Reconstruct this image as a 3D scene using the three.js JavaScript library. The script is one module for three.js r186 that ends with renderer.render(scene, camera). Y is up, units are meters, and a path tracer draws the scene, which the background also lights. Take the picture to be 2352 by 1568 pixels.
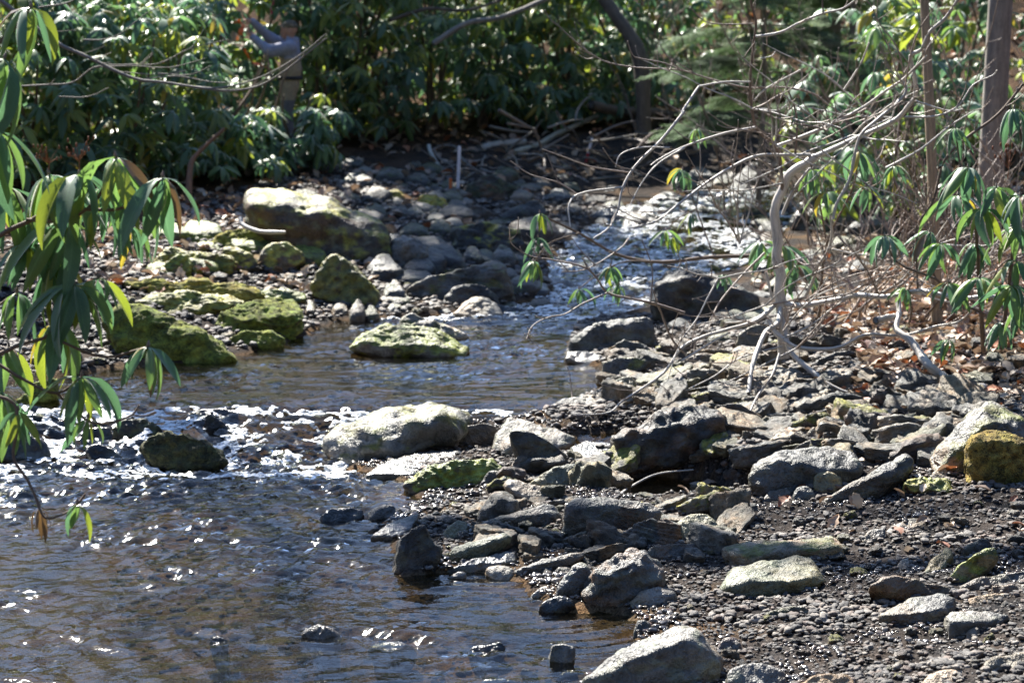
import * as THREE from 'three';
import { MarchingCubes } from 'three/addons/objects/MarchingCubes.js';
import { ConvexHull } from 'three/addons/math/ConvexHull.js';
import { mergeGeometries, mergeVertices } from 'three/addons/utils/BufferGeometryUtils.js';
import { createNoise2D, createNoise3D } from 'simplex-noise';

// ---------------------------------------------------------------- camera, sky, sun, exposure
const scene = new THREE.Scene();
const V3 = (x, y, z) => new THREE.Vector3(x, y, z);
const EYE = V3(0, 2.4, 0), FOCAL = 5297, CX = 1176, CY = 784;            // the photograph seen as 2352 x 1568
const PITCH = Math.atan((784 - 10) / FOCAL);
const camera = new THREE.PerspectiveCamera(2 * Math.atan(784 / FOCAL) * 180 / Math.PI, 1024 / 682, 0.3, 600);
camera.position.copy(EYE);
camera.rotation.x = -PITCH;
camera.focus = 9.6;
camera.userData.fStop = camera.getFocalLength() / 1000 / 0.019;
scene.add(camera);

const SKY_LIGHT = 0.46;
const TO_SUN = V3(-0.29, 0.7, -0.65).normalize();
// a clear winter sky: pale towards the horizon, deeper overhead, brighter on the sun's side
const skyTexture = (() => {
  const W = 512, H = 256, data = new Float32Array(W * H * 4), mix = (a, b, t) => a + (b - a) * t;
  for (let j = 0, o = 0; j < H; j++) for (let i = 0; i < W; i++, o += 4) {
    const up = ((j + 0.5) / H - 0.5) * Math.PI, round = ((i + 0.5) / W - 0.5) * 2 * Math.PI, y = Math.max(0, Math.sin(up)), t = Math.pow(1 - y, 2.2);
    const cos = Math.cos(round) * Math.cos(up) * TO_SUN.x + Math.sin(up) * TO_SUN.y + Math.sin(round) * Math.cos(up) * TO_SUN.z, k = 0.24 + 1.3 * Math.pow(0.5 + 0.5 * cos, 3), glow = 0.5 * Math.exp(-Math.acos(Math.min(1, cos)) / 0.22);
    [[0.12, 0.42, 1], [0.235, 0.58, 0.95], [0.52, 0.84, 0.85]].forEach(([zenith, horizon, warm], c) => { data[o + c] = mix(zenith, horizon, t) * k + warm * glow; });
    data[o + 3] = 1;
  }
  const tex = new THREE.DataTexture(data, W, H, THREE.RGBAFormat, THREE.FloatType);
  tex.mapping = THREE.EquirectangularReflectionMapping; tex.magFilter = THREE.LinearFilter; tex.needsUpdate = true;
  return tex;
})();
scene.background = scene.environment = skyTexture;
scene.backgroundIntensity = scene.environmentIntensity = SKY_LIGHT;
const sun = new THREE.DirectionalLight(new THREE.Color().setRGB(1, 0.95, 0.86), 5);
sun.name = 'sun';
sun.position.copy(TO_SUN).multiplyScalar(80).add(V3(0, 0, -14));
sun.target.position.set(0, 0, -14);
sun.castShadow = true;
sun.shadow.mapSize.set(4096, 4096);
Object.assign(sun.shadow.camera, { left: -22, right: 22, top: 22, bottom: -22, near: 1, far: 200 });
scene.add(sun, sun.target);
const renderer = new THREE.WebGLRenderer({ antialias: true });
renderer.toneMapping = THREE.LinearToneMapping;
renderer.toneMappingExposure = 4.1;
renderer.shadowMap.enabled = true;

// ---------------------------------------------------------------- helpers
function rng(seed) { let s = seed >>> 0; return () => { s = (s + 0x6d2b79f5) | 0; let t = Math.imul(s ^ (s >>> 15), 1 | s); t = (t + Math.imul(t ^ (t >>> 7), 61 | t)) ^ t; return ((t ^ (t >>> 14)) >>> 0) / 4294967296; }; }
const n2 = createNoise2D(rng(11)), n3 = createNoise3D(rng(12));
const clamp = (x, a = 0, b = 1) => Math.min(b, Math.max(a, x)), lerp = (a, b, t) => a + (b - a) * t;
const step = (a, b, x) => { const t = clamp((x - a) / (b - a)); return t * t * (3 - 2 * t); };
const fbm2 = (x, y, o = 4) => { let s = 0, a = 0.5; for (let i = 0; i < o; i++, a *= 0.5, x *= 2.03, y *= 2.03) s += a * n2(x + i * 7.1, y - i * 3.3); return s; };
const fbm3 = (x, y, z, o = 3) => { let s = 0, a = 0.5; for (let i = 0; i < o; i++, a *= 0.5, x *= 2.03, y *= 2.03, z *= 2.03) s += a * n3(x + i * 7.1, y - i * 3.3, z + i * 1.7); return s; };
const C = (r, g, b) => new THREE.Color().setRGB(r, g, b);
const taken = new Map();
const numbered = (n) => { const k = taken.get(n) ?? 0; taken.set(n, k + 1); return k ? n + '_' + String(k).padStart(3, '0') : n; };
function tag(o, label, category, group, kind) {
  if (label) o.userData.label = label;
  if (category) o.userData.category = category;
  if (group) o.userData.group = group;
  if (kind) o.userData.kind = kind;
  return o;
}
function shade(o) { o.castShadow = o.receiveShadow = true; return o; }
function add(name, geometry, material, parent) {           // a part under its thing, or a thing of one mesh
  const m = shade(new THREE.Mesh(geometry, material));
  m.name = parent ? name : numbered(name);
  (parent ?? scene).add(m);
  return m;
}
function thing(name, pos, label, category, group) {
  const g = new THREE.Group();
  g.name = numbered(name);
  g.position.copy(pos);
  scene.add(g);
  return tag(g, label, category, group);
}
// a pixel of the 2352 x 1568 picture and a distance along the ground give a place
const FWD = V3(0, -Math.sin(PITCH), -Math.cos(PITCH)), UPV = V3(0, Math.cos(PITCH), -Math.sin(PITCH));
const dirOf = (px, py) => V3((px - CX) / FOCAL, 0, 0).addScaledVector(FWD, 1).addScaledVector(UPV, -(py - CY) / FOCAL);
const at = (px, py, d) => { const r = dirOf(px, py); return r.multiplyScalar(d / -r.z).add(EYE); };
const toPixel = (p) => { const v = p.clone().sub(EYE), k = v.dot(FWD); return [CX + v.x / k * FOCAL, CY - v.dot(UPV) / k * FOCAL]; };

// ---------------------------------------------------------------- the lie of the land
// water level by distance: a calm lower pool, a short step, an upper pool, then a riffle that climbs away
const LEVELS = [[-200, -6], [-20, -0.6], [4, -0.03], [9, 0], [11.9, 0.015], [12.95, 0.17], [15.9, 0.2], [17.5, 0.27], [20.5, 0.42], [23, 0.5], [27, 0.75], [60, 2], [300, 6]];
function level(d, x = 0) {
  d += 0.16 * n2(x * 1.1, 3.7) * step(11, 12, d) * step(14.5, 13.2, d);
  let i = 1;
  while (i < LEVELS.length - 1 && d > LEVELS[i][0]) i++;
  const [a, b] = [LEVELS[i - 1], LEVELS[i]], t = clamp((d - a[0]) / (b[0] - a[0]));
  return lerp(a[1], b[1], i === 5 ? t * t * (3 - 2 * t) : t);
}
function onWater(px, py) {
  let lo = 5, hi = 40;
  for (let k = 0; k < 40; k++) { const d = (lo + hi) / 2; if (at(px, py, d).y > level(d)) lo = d; else hi = d; }
  return [at(px, py, lo).x, lo];
}
const SHORE = [
  ...[[1330, 1580], [1400, 1530], [1450, 1490], [1470, 1440], [1420, 1398], [1330, 1402], [1250, 1385], [1195, 1335], [1120, 1316], [1040, 1318], [930, 1322], [900, 1250], [850, 1225], [900, 1195], [975, 1150], [935, 1110], [850, 1085], [800, 1072],
    [1060, 985], [1110, 975], [1215, 955], [1290, 940], [1375, 905], [1385, 850], [1300, 805], [1330, 745], [1500, 705], [1530, 660], [1730, 610], [1790, 560], [1830, 500], [1900, 460], [2120, 425], [2420, 415]].map((p) => onWater(...p)),
  [14, 26], [14, 24.5 + 2.6],
  ...[[2420, 396], [2100, 402], [1820, 425], [1600, 440], [1440, 470], [1330, 535], [1255, 600], [1268, 670], [1160, 705], [960, 728], [770, 738], [700, 770], [545, 818], [250, 850], [0, 885]].map((p) => onWater(...p)),
  [-8, 14], [-14, 13], [-14, -10], [0.2, -10], [0.5, 5],
];
function toShore(x, d) {                                     // metres to the stream's edge, negative inside
  let best = 1e9, inside = false;
  for (let i = 0, j = SHORE.length - 1; i < SHORE.length; j = i++) {
    const [ax, ay] = SHORE[j], [bx, by] = SHORE[i], ex = bx - ax, ey = by - ay, wx = x - ax, wy = d - ay, t = clamp((wx * ex + wy * ey) / (ex * ex + ey * ey));
    best = Math.min(best, (wx - t * ex) ** 2 + (wy - t * ey) ** 2);
    if ((ay > d) !== (by > d) && x < ax + (d - ay) / (by - ay) * ex) inside = !inside;
  }
  return inside ? -Math.sqrt(best) : Math.sqrt(best);
}
const POOLS = [[1640, 1155, 0.42, 0.34, 0.1], [1530, 1120, 0.3, 0.22, 0.07], [1370, 1045, 0.25, 0.3, 0.05]].map(([px, py, rx, rd, deep]) => { const [x, d] = onWater(px, py); return { x, d, rx, rd, deep }; });
function ground(x, d) {
  const s = toShore(x, d), w = level(d, x);
  let y;
  const rough = 0.03 * fbm2(x * 2.3, d * 2.3, 3) + 0.012 * fbm2(x * 9, d * 9, 2);
  if (s < 0) y = w - Math.min(0.2, 0.01 + 0.16 * -s) + rough * 0.9 * step(0, -0.3, s);
  else {
    const east = x > lerp(-1.5, 4, clamp((d - 12) / 12));
    y = w + 0.02 + 0.075 * s + 0.02 * s * s * step(3, 1, s) + rough * step(0, 0.4, s);
    if (east) y += 0.12 * step(1.2, 3.2, s);
    else y += 0.1 * step(0.5, 3, s);
  }
  y += 0.3 * Math.max(0, d - 27.5) * step(27.5, 34, d) * step(90, 40, d) + 0.12 * Math.max(0, d - 34);                       // the hill beyond
  y += 0.25 * Math.max(0, Math.abs(x) - 7 - 0.1 * Math.max(0, d - 12)) * step(6, 14, d);
  for (const p of POOLS) { const q = Math.hypot((x - p.x) / p.rx, (d - p.d) / p.rd); if (q < 1.4) y = lerp(Math.min(y, w - p.deep * (1.15 - q)), y, step(0.9, 1.4, q)); }
  return y;
}
const surface = (x, d) => { const g = ground(x, d), w = level(d, x); return g < w && toShore(x, d) < 0.05 ? w : g; };
function hit(px, py, lift = 0) {                             // where the line of sight through a pixel meets the ground
  let a = 6;
  for (let d = 6; d < 60; d += 0.12) { const p = at(px, py, d); if (p.y < surface(p.x, d) + lift) { let lo = a, hi = d; for (let k = 0; k < 14; k++) { const m = (lo + hi) / 2, q = at(px, py, m); if (q.y < surface(q.x, m) + lift) hi = m; else lo = m; } return at(px, py, hi); } a = d; }
  return at(px, py, 60);
}

// ---------------------------------------------------------------- textures
function lattice(seed, n) { const r = rng(seed), a = new Float32Array(n * n); for (let i = 0; i < a.length; i++) a[i] = r(); return a; }
function tileNoise(size, cells, seed) {                      // value noise that repeats
  const g = lattice(seed, cells), out = new Float32Array(size * size);
  for (let y = 0; y < size; y++) for (let x = 0; x < size; x++) {
    const u = x / size * cells, v = y / size * cells, i = Math.floor(u), j = Math.floor(v), a = u - i, b = v - j, s = a * a * (3 - 2 * a), t = b * b * (3 - 2 * b), i1 = (i + 1) % cells, j1 = (j + 1) % cells;
    out[y * size + x] = lerp(lerp(g[j * cells + i], g[j * cells + i1], s), lerp(g[j1 * cells + i], g[j1 * cells + i1], s), t);
  }
  return out;
}
function tileFbm(size, cells, octaves, seed, fall = 0.5) {
  const out = new Float32Array(size * size); let a = 1, sum = 0;
  for (let o = 0; o < octaves && cells <= size / 2; o++, cells *= 2, a *= fall) { const n = tileNoise(size, cells, seed + o * 17); for (let i = 0; i < out.length; i++) out[i] += n[i] * a; sum += a; }
  for (let i = 0; i < out.length; i++) out[i] /= sum;
  return out;
}
function texture(size, fn, srgb, h = size) {
  const data = new Uint8Array(size * h * 4);
  for (let y = 0, i = 0; y < h; y++) for (let x = 0; x < size; x++, i += 4) { const c = fn(x, y, y * size + x); for (let k = 0; k < 3; k++) data[i + k] = clamp(c.length ? c[k] : c) * 255; data[i + 3] = 255; }
  const t = new THREE.DataTexture(data, size, h);
  t.wrapS = t.wrapT = THREE.RepeatWrapping; t.magFilter = THREE.LinearFilter; t.minFilter = THREE.LinearMipmapLinearFilter; t.generateMipmaps = true;
  if (srgb) t.colorSpace = THREE.SRGBColorSpace;
  t.needsUpdate = true;
  return t;
}
const S = 512;
const fA = tileFbm(S, 6, 6, 101, 0.62), fB = tileFbm(S, 24, 4, 202, 0.7), fC = tileFbm(S, 4, 5, 303, 0.5), fD = tileFbm(S, 96, 2, 404, 0.8);
const rockMap = texture(S, (x, y, i) => { const v = 0.64 + 0.9 * (fA[i] - 0.5) + 0.8 * (fB[i] - 0.5) + 0.4 * (fD[i] - 0.5), w = 0.2 * (fC[i] - 0.5); return [v + w, v, v - w * 0.8]; });
const rockBump = texture(S, (x, y, i) => 0.5 * fA[i] + 0.35 * fB[i] + 0.15 * fD[i]);
const mossMap = texture(S, (x, y, i) => { const v = 0.72 + 1.1 * (fD[i] - 0.5) + 1.2 * (fB[i] - 0.5) + 0.5 * (fA[i] - 0.5); return [v, v, v]; });
const grainMap = texture(S, (x, y, i) => { const v = 0.55 + 0.9 * (fD[i] - 0.5) + 0.7 * (fB[i] - 0.5) + 0.4 * (fC[i] - 0.5), w = 0.2 * (fC[i] - 0.5); return [v + w, v, v - w]; });
const grainBump = texture(S, (x, y, i) => 0.55 * fD[i] + 0.45 * fB[i]);
const barkMap = texture(S, (x, y) => { const i = y * S + x, j = ((y >> 3) * S + x) | 0; const v = 0.6 + 0.6 * (fB[j] - 0.5) + 0.5 * (fA[i] - 0.5) + 0.25 * (fD[i] - 0.5); return [v, v, v]; });
// running water: sharp little crests drawn out across the flow
const wA = tileFbm(1024, 10, 3, 505, 0.55), wB = tileFbm(1024, 26, 3, 606, 0.6), wC = tileFbm(1024, 70, 2, 707, 0.6);
const ridge = (v) => 1 - Math.abs(2 * v - 1);
const waterBump = texture(1024, (x, y, i) => { const j = (((y * 2) % 1024) * 1024 + x) | 0; return 0.45 * ridge(wA[j]) + 0.35 * ridge(wB[j]) + 0.2 * wC[j]; });
const std = (o) => new THREE.MeshStandardMaterial(o), phys = (o) => new THREE.MeshPhysicalMaterial(o);
// ---------------------------------------------------------------- ground and water
function lines(parts) { const out = []; for (const [a, b, s] of parts) { const n = Math.max(1, Math.round((b - a) / s)); for (let i = 0; i < n; i++) out.push(a + (b - a) * i / n); } out.push(parts[parts.length - 1][1]); return out; }
function sheet(xs, ds, height, keep, colour) {
  const pos = [], uv = [], col = [], idx = [], id = new Int32Array(xs.length * ds.length).fill(-1);
  const ok = keep ? new Uint8Array(xs.length * ds.length) : null;
  const vert = (i, j) => { const k = j * xs.length + i; if (id[k] < 0) { id[k] = pos.length / 3; const x = xs[i], d = ds[j]; pos.push(x, height(x, d), -d); uv.push(x, d); if (colour) col.push(...colour(x, d)); } return id[k]; };
  if (keep) for (let j = 0; j < ds.length; j++) for (let i = 0; i < xs.length; i++) ok[j * xs.length + i] = keep(xs[i], ds[j]) ? 1 : 0;
  for (let j = 0; j < ds.length - 1; j++) for (let i = 0; i < xs.length - 1; i++) {
    const k = j * xs.length + i;
    if (keep && !(ok[k] || ok[k + 1] || ok[k + xs.length] || ok[k + xs.length + 1])) continue;
    const a = vert(i, j), b = vert(i + 1, j), c = vert(i + 1, j + 1), d = vert(i, j + 1);
    idx.push(a, b, c, a, c, d);
  }
  const g = new THREE.BufferGeometry();
  g.setAttribute('position', new THREE.Float32BufferAttribute(pos, 3));
  g.setAttribute('uv', new THREE.Float32BufferAttribute(uv, 2));
  if (colour) g.setAttribute('color', new THREE.Float32BufferAttribute(col, 3));
  g.setIndex(idx);
  g.computeVertexNormals();
  return g;
}
const mix3 = (a, b, t) => [lerp(a[0], b[0], t), lerp(a[1], b[1], t), lerp(a[2], b[2], t)];
const BED = [0.17, 0.1, 0.045], BED_STONE = [0.115, 0.08, 0.042], GRAVEL = [0.07, 0.06, 0.054], LITTER = [0.11, 0.07, 0.045];
function groundColour(x, d) {
  const s = toShore(x, d), n = 0.5 + 0.9 * fbm2(x * 1.7, d * 1.7, 4);
  // brown silt with darker stony patches, each with an outline of its own, under the water and on the bar
  let c = mix3(s < 0 ? BED : GRAVEL, s < 0 ? BED_STONE : BED, step(0.5, 0.62, n) * (s < 0 ? 1 : 0.5 * step(0.6, 0.3, s)));
  for (const p of POOLS) if (Math.hypot((x - p.x) / p.rx, (d - p.d) / p.rd) < 1 + 0.3 * (n - 0.5)) c = BED;
  c = mix3(c, LITTER, step(1.9, 3.4, s + 1.2 * (n - 0.5)) * (x > 1.2 && d < 12.3 ? 0 : 1));
  const k = 0.75 + 0.5 * clamp(n);
  return c.map((v) => v * k);
}
const gravelTile = (t, k) => { const c = t.clone(); c.repeat.set(k, k); return c; };
const groundMaterial = phys({ specularIntensity: 0.08, name: 'ground', vertexColors: true, map: gravelTile(grainMap, 1.6), bumpMap: gravelTile(grainBump, 1.6), bumpScale: 0.012, roughness: 1 });
const ground_ = add('ground', sheet(lines([[-160, -40, 20], [-40, -12, 2], [-12, -6.5, 0.5], [-6.5, 6.5, 0.06], [6.5, 12, 0.4], [12, 40, 2], [40, 160, 20]]), lines([[-60, 4, 8], [4, 7, 0.3], [7, 14, 0.05], [14, 25, 0.09], [25, 34, 0.3], [34, 60, 2], [60, 180, 12]]), ground, null, groundColour), groundMaterial);
tag(ground_, 'stony stream bed and banks with gravel and leaf litter', 'ground', null, 'structure');

const cascade = (x, d) => step(11.2, 12.0, d) * step(13.05, 12.6, d) * step(0.1, -0.5, x);
const riffle = (d) => step(15.4, 17.2, d);
const wake = (x, d) => 0.75 * step(13.2, 14.3, d) * step(17, 16, d) * step(-1.6, -0.4, x) + step(8.2, 11.3, d) * step(12.6, 11.8, d) * step(0.1, -0.5, x);
// stones that part the current: a swell above them and a fan of ripples below
const WAKES = [[735, 1455, 0.13], [905, 1474, 0.18], [500, 1462, 0.08], [1120, 1482, 0.12], [785, 1188, 0.16], [885, 1188, 0.12], [420, 1068, 0.3], [930, 812, 0.4], [1098, 722, 0.2], [955, 1310, 0.14], [1290, 1400, 0.1]].map(([px, py, r]) => { const [x, d] = onWater(px, py); return { x, d: d + r * 0.4, r }; });
function parted(x, d) {
  let h = 0;
  for (const k of WAKES) {
    const dx = x - k.x, dd = d - k.d; if (Math.abs(dx) > 1.6 || Math.abs(dd) > 1.8) continue;
    const along = -0.45 * dx - 0.89 * dd, across = 0.89 * dx - 0.45 * dd, q = Math.hypot(dx, dd) / k.r;
    h += 0.012 * k.r / 0.15 * Math.exp(-q * q * 0.7) * (along < 0 ? 1 : -0.6) * Math.min(1, 0.15 / k.r + 0.4);
    if (along > 0) { const w = k.r + along * 0.35; h += 0.006 * Math.exp(-along * 1.6) * Math.exp(-((Math.abs(across) - w * 0.8) ** 2) / (0.02 + 0.05 * w)) * Math.cos(22 * Math.abs(across) + 26 * along); }
  }
  return h;
}
function rip(x, d) { return 1 - Math.abs(n2(x, d)) * 2; }
function waves(x, d) {
  const w = 0.35 * n2(x * 0.7, d * 0.7), u = x + w, v = d + 0.5 * w + 0.18 * x;
  const gust = 0.85 + 1.3 * step(-0.15, 0.4, fbm2(x * 0.9 + 5, d * 0.8 - 2, 2));
  let h = gust * (0.008 * fbm2(u * 1.3, v * 3.6, 2) + 0.0045 * rip(u * 2.6, v * 6) + 0.0018 * n2(u * 8, v * 17) + 0.0007 * n2(u * 23, v * 44));
  const r = Math.max(riffle(d), cascade(x, d)), k = wake(x, d);
  if (r > 0) h += r * ((d < 14 ? 0.016 : 0.04) * fbm2(x * 1.8 + w, d * 2.2, 2) + 0.02 * rip(x * 3.6, d * 4.6) + 0.007 * n2(x * 10, d * 13) + 0.0025 * n2(x * 25, d * 31) - 0.01);
  if (k > 0) h += k * gust * (0.008 * rip(x * 4, d * 7.5) + 0.0045 * n2(x * 10, d * 17) + 0.0018 * n2(x * 24, d * 37));
  return h + parted(x, d);
}
const waterMaterial = phys({ name: 'stream_water', color: C(0.49, 0.49, 0.42), roughness: 0.08, transmission: 1, thickness: 0, ior: 1.33, bumpMap: gravelTile(waterBump, 0.8), bumpScale: 0.003, side: THREE.DoubleSide });
const shoreCache = new Map();
const water = add('stream_water', sheet(lines([[-6, 9, 0.026]]), lines([[5.5, 13.4, 0.021], [13.4, 18, 0.03], [18, 26, 0.045]]),
  (x, d) => level(d, x) + waves(x, d), (x, d) => (d > 13 || x < 3.2) && (d > 10.4 || x < 0.9) && x < 1.2 + Math.max(0, d - 11) * 0.75 && ground(x, d) < level(d, x) + 0.035), waterMaterial);
tag(water, 'shallow clear stream flowing over brown bed between the rocks', 'water', null, 'structure');
// ---------------------------------------------------------------- rocks
const sphereCache = new Map();
function unitSphere(detail) {
  if (!sphereCache.has(detail)) { const g = new THREE.IcosahedronGeometry(1, detail); g.deleteAttribute('uv'); g.deleteAttribute('normal'); sphereCache.set(detail, mergeVertices(g, 1e-5)); }
  return sphereCache.get(detail);
}
function hullPlanes(points) {
  const hull = new ConvexHull().setFromPoints(points), out = [];
  for (const f of hull.faces) {
    const d = f.normal.dot(f.midpoint);
    if (d > 0.02 && !out.some((p) => p.n.dot(f.normal) > 0.995 && Math.abs(p.d - d) < 0.03)) out.push({ n: f.normal.clone(), d });
  }
  return out;
}
// moss, lichen and stain as colours with their own ragged outlines
const TONES = {
  slate: [0.12, 0.117, 0.108], grey: [0.19, 0.178, 0.155], pale: [0.3, 0.275, 0.23], dark: [0.05, 0.048, 0.044], wet: [0.037, 0.035, 0.032],
  tan: [0.3, 0.24, 0.16], green: [0.165, 0.175, 0.112], brown: [0.112, 0.086, 0.06], olive: [0.22, 0.21, 0.125], mauve: [0.135, 0.105, 0.092], ochre: [0.38, 0.27, 0.13],
};
const rockMaterial = std({ name: 'rock', vertexColors: true, map: gravelTile(rockMap, 2.2), bumpMap: gravelTile(rockBump, 2.2), bumpScale: 0.026, roughness: 0.58 });
const wetRockMaterial = std({ name: 'wet_rock', vertexColors: true, map: gravelTile(rockMap, 2.2), bumpMap: gravelTile(rockBump, 2.2), bumpScale: 0.016, roughness: 0.3 });
const mossRockMaterial = std({ name: 'mossy_rock', vertexColors: true, map: gravelTile(mossMap, 2.6), bumpMap: gravelTile(grainBump, 2.6), bumpScale: 0.02, roughness: 0.9 });
function rockGeometry(points, { detail = 12, round = 55, lump = 0.016, fine = 0.005, tone = 'slate', moss = 0, mossTone = [0.15, 0.15, 0.03], lichen = 0.25, stain = 0, seed = 1, strata = 0, chips = 9 }) {
  const lo = V3(1e9, 1e9, 1e9), hi = lo.clone().negate();
  for (const p of points) { lo.min(p); hi.max(p); }
  const mid = lo.clone().add(hi).multiplyScalar(0.5), half = hi.clone().sub(lo).multiplyScalar(0.5).max(V3(0.01, 0.01, 0.01));
  const planes = hullPlanes(points.map((p) => p.clone().sub(mid).divide(half)));
  const chip = rng(seed * 37 + 11), unit = points.map((p) => p.clone().sub(mid).divide(half));
  for (let k = 0; k < chips; k++) { const a = chip() * 6.283, y = chip() * 1.5 - 0.6, q = Math.sqrt(Math.max(0, 1 - Math.min(1, y * y))), n = V3(Math.cos(a) * q, y, Math.sin(a) * q).normalize(), far = Math.max(...unit.map((p) => p.dot(n))); planes.push({ n, d: far * (0.84 + 0.12 * chip()) }); }
  const g = unitSphere(detail).clone(), pos = g.attributes.position, u = V3(), base = TONES[tone], ox = seed * 3.17, oz = seed * 1.73;
  for (let i = 0; i < pos.count; i++) {
    u.fromBufferAttribute(pos, i);
    let s = 0;
    for (const p of planes) { const k = p.n.dot(u) / p.d; if (k > 0.05) s += Math.pow(k, round); }
    u.multiplyScalar(Math.pow(s, -1 / round)).multiply(half);
    pos.setXYZ(i, u.x, u.y, u.z);
  }
  g.computeVertexNormals();
  const nor = g.attributes.normal, size = Math.max(half.x, half.y, half.z);
  for (let i = 0; i < pos.count; i++) {
    const x = pos.getX(i), y = pos.getY(i), z = pos.getZ(i);
    let h = lump * Math.min(1, size / 0.45) * fbm3(x / size * 1.6 + ox, y / size * 1.9, z / size * 1.6 + oz, 2) * 2 + fine * Math.min(1, size / 0.3) * fbm3(x * 14 + ox, y * 16, z * 14, 3) * 2;
    if (moss > 0.45) h += 0.007 * fbm3(x * 24, y * 24 + ox, z * 24, 2) * 2;
    const cr = Math.abs(fbm3(x * 3.1 + oz, y * 4.3 + ox, z * 3.1, 2)); if (cr < 0.035) h -= Math.min(0.012, size * 0.03) * (1 - cr / 0.035);
    if (strata) h += strata * (Math.abs(n2(y * 26 + 1.5 * n2(x * 2 + ox, z * 2), ox)) - 0.4);
    pos.setXYZ(i, x + nor.getX(i) * h, y + nor.getY(i) * h, z + nor.getZ(i) * h);
  }
  g.computeVertexNormals();
  const col = new Float32Array(pos.count * 3);
  for (let i = 0; i < pos.count; i++) {
    const x = pos.getX(i), y = pos.getY(i), z = pos.getZ(i), ny = nor.getY(i);
    let c = base.map((v) => v * (1 + 0.55 * fbm3(x * 4 + ox, y * 4, z * 4 + oz, 3)));
    const big = fbm3(x * 1.6 + ox * 2, y * 1.6, z * 1.6, 2); c = mix3(c, [c[0] * 1.25, c[1] * 1.02, c[2] * 0.78], step(0.05, 0.3, big)); c = mix3(c, [c[0] * 0.55, c[1] * 0.57, c[2] * 0.58], step(0.08, 0.3, -big));
    const l = fbm3(x * 7 - ox, y * 7, z * 7, 3);
    if (lichen) c = mix3(c, [0.2, 0.215, 0.14], lichen * step(0.1, 0.28, l));
    if (stain) c = mix3(c, [0.3, 0.15, 0.06], stain * step(0.05, 0.25, fbm3(x * 5 + 9 + ox, y * 6, z * 5, 3)));
    if (moss) {
      const m = moss * 1.25 - 0.55 + 0.45 * ny * Math.min(1, 2 - moss) + 0.75 * fbm3(x * 5 + oz, y * 5 + 4, z * 5 - ox, 4);
      const k = step(-0.04, 0.12, m);
      if (k > 0) { const t = 0.8 + 0.9 * fbm3(x * 16, y * 16 + ox, z * 16, 2); c = mix3(c, [mossTone[0] * t * (1 + 0.25 * l), mossTone[1] * t, mossTone[2] * t], k); }
    }
    col.set(c, i * 3);
  }
  g.setAttribute('color', new THREE.BufferAttribute(col, 3));
  const f = g.toNonIndexed(), P = f.attributes.position, uv = new Float32Array(P.count * 2), a = V3(), b = V3(), c = V3();
  for (let i = 0; i < P.count; i += 3) {
    a.fromBufferAttribute(P, i); b.fromBufferAttribute(P, i + 1); c.fromBufferAttribute(P, i + 2);
    const n = b.clone().sub(a).cross(c.clone().sub(a)), ax = Math.abs(n.x), ay = Math.abs(n.y), az = Math.abs(n.z);
    [a, b, c].forEach((p, k) => { const j = (i + k) * 2; if (ay >= ax && ay >= az) { uv[j] = p.x + ox; uv[j + 1] = p.z; } else if (az >= ax) { uv[j] = p.x + ox; uv[j + 1] = p.y; } else { uv[j] = p.z + ox; uv[j + 1] = p.y; } });
  }
  f.setAttribute('uv', new THREE.BufferAttribute(uv, 2));
  return { geometry: f, mid, half };
}
let rockSeed = 1;
const heroes = [];                                           // where cobbles and gravel keep away
function rock(name, foot, pts, opts, label, category = 'rock', group) {
  const seed = rockSeed++, r = rng(seed * 77 + 5), base = opts.base !== undefined ? at(foot[0], foot[1], opts.base) : hit(foot[0], foot[1]), d0 = -base.z, thick = opts.thick ?? 0.18, sink = opts.sink ?? (toShore(base.x, d0) < 0 ? 0.2 : 0.08);
  const world = [];
  for (const [px, py, dz = 0] of pts) {
    world.push(at(px, py, d0 + dz), at(px, py + 2, d0 + dz + thick).add(V3(0, -0.012, 0)));
  }
  const low = Math.min(...world.map((p) => p.y)), n = world.length;
  for (let i = 0; i < n; i++) if (world[i].y < low + 0.3 * (base.y - low) + 0.05) { const q = world[i].clone().add(V3(0, -sink, 0)); if (sink > 0.12) { q.x = lerp(q.x, base.x, 0.75); q.z = lerp(q.z, base.z - thick * 1.2, 0.75); } world.push(q); }
  const big = pts.reduce((m, p) => Math.max(m, Math.abs(p[0] - pts[0][0])), 0);
  const { geometry, mid, half } = rockGeometry(world, { detail: big > 160 ? 22 : big > 80 ? 15 : 10, ...opts, seed });
  const lift = mid.y - half.y;
  geometry.translate(0, half.y, 0);
  const m = add(name, geometry, opts.wet ? wetRockMaterial : (opts.moss ?? 0) > 0.7 ? mossRockMaterial : rockMaterial);
  m.position.set(mid.x, lift - (opts.wet && toShore(mid.x, -mid.z) < -0.1 ? half.y * 0.14 : 0), mid.z);
  heroes.push({ x: mid.x, d: -mid.z, rx: half.x, rd: half.z });
  return tag(m, label, category, group);
}
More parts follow.
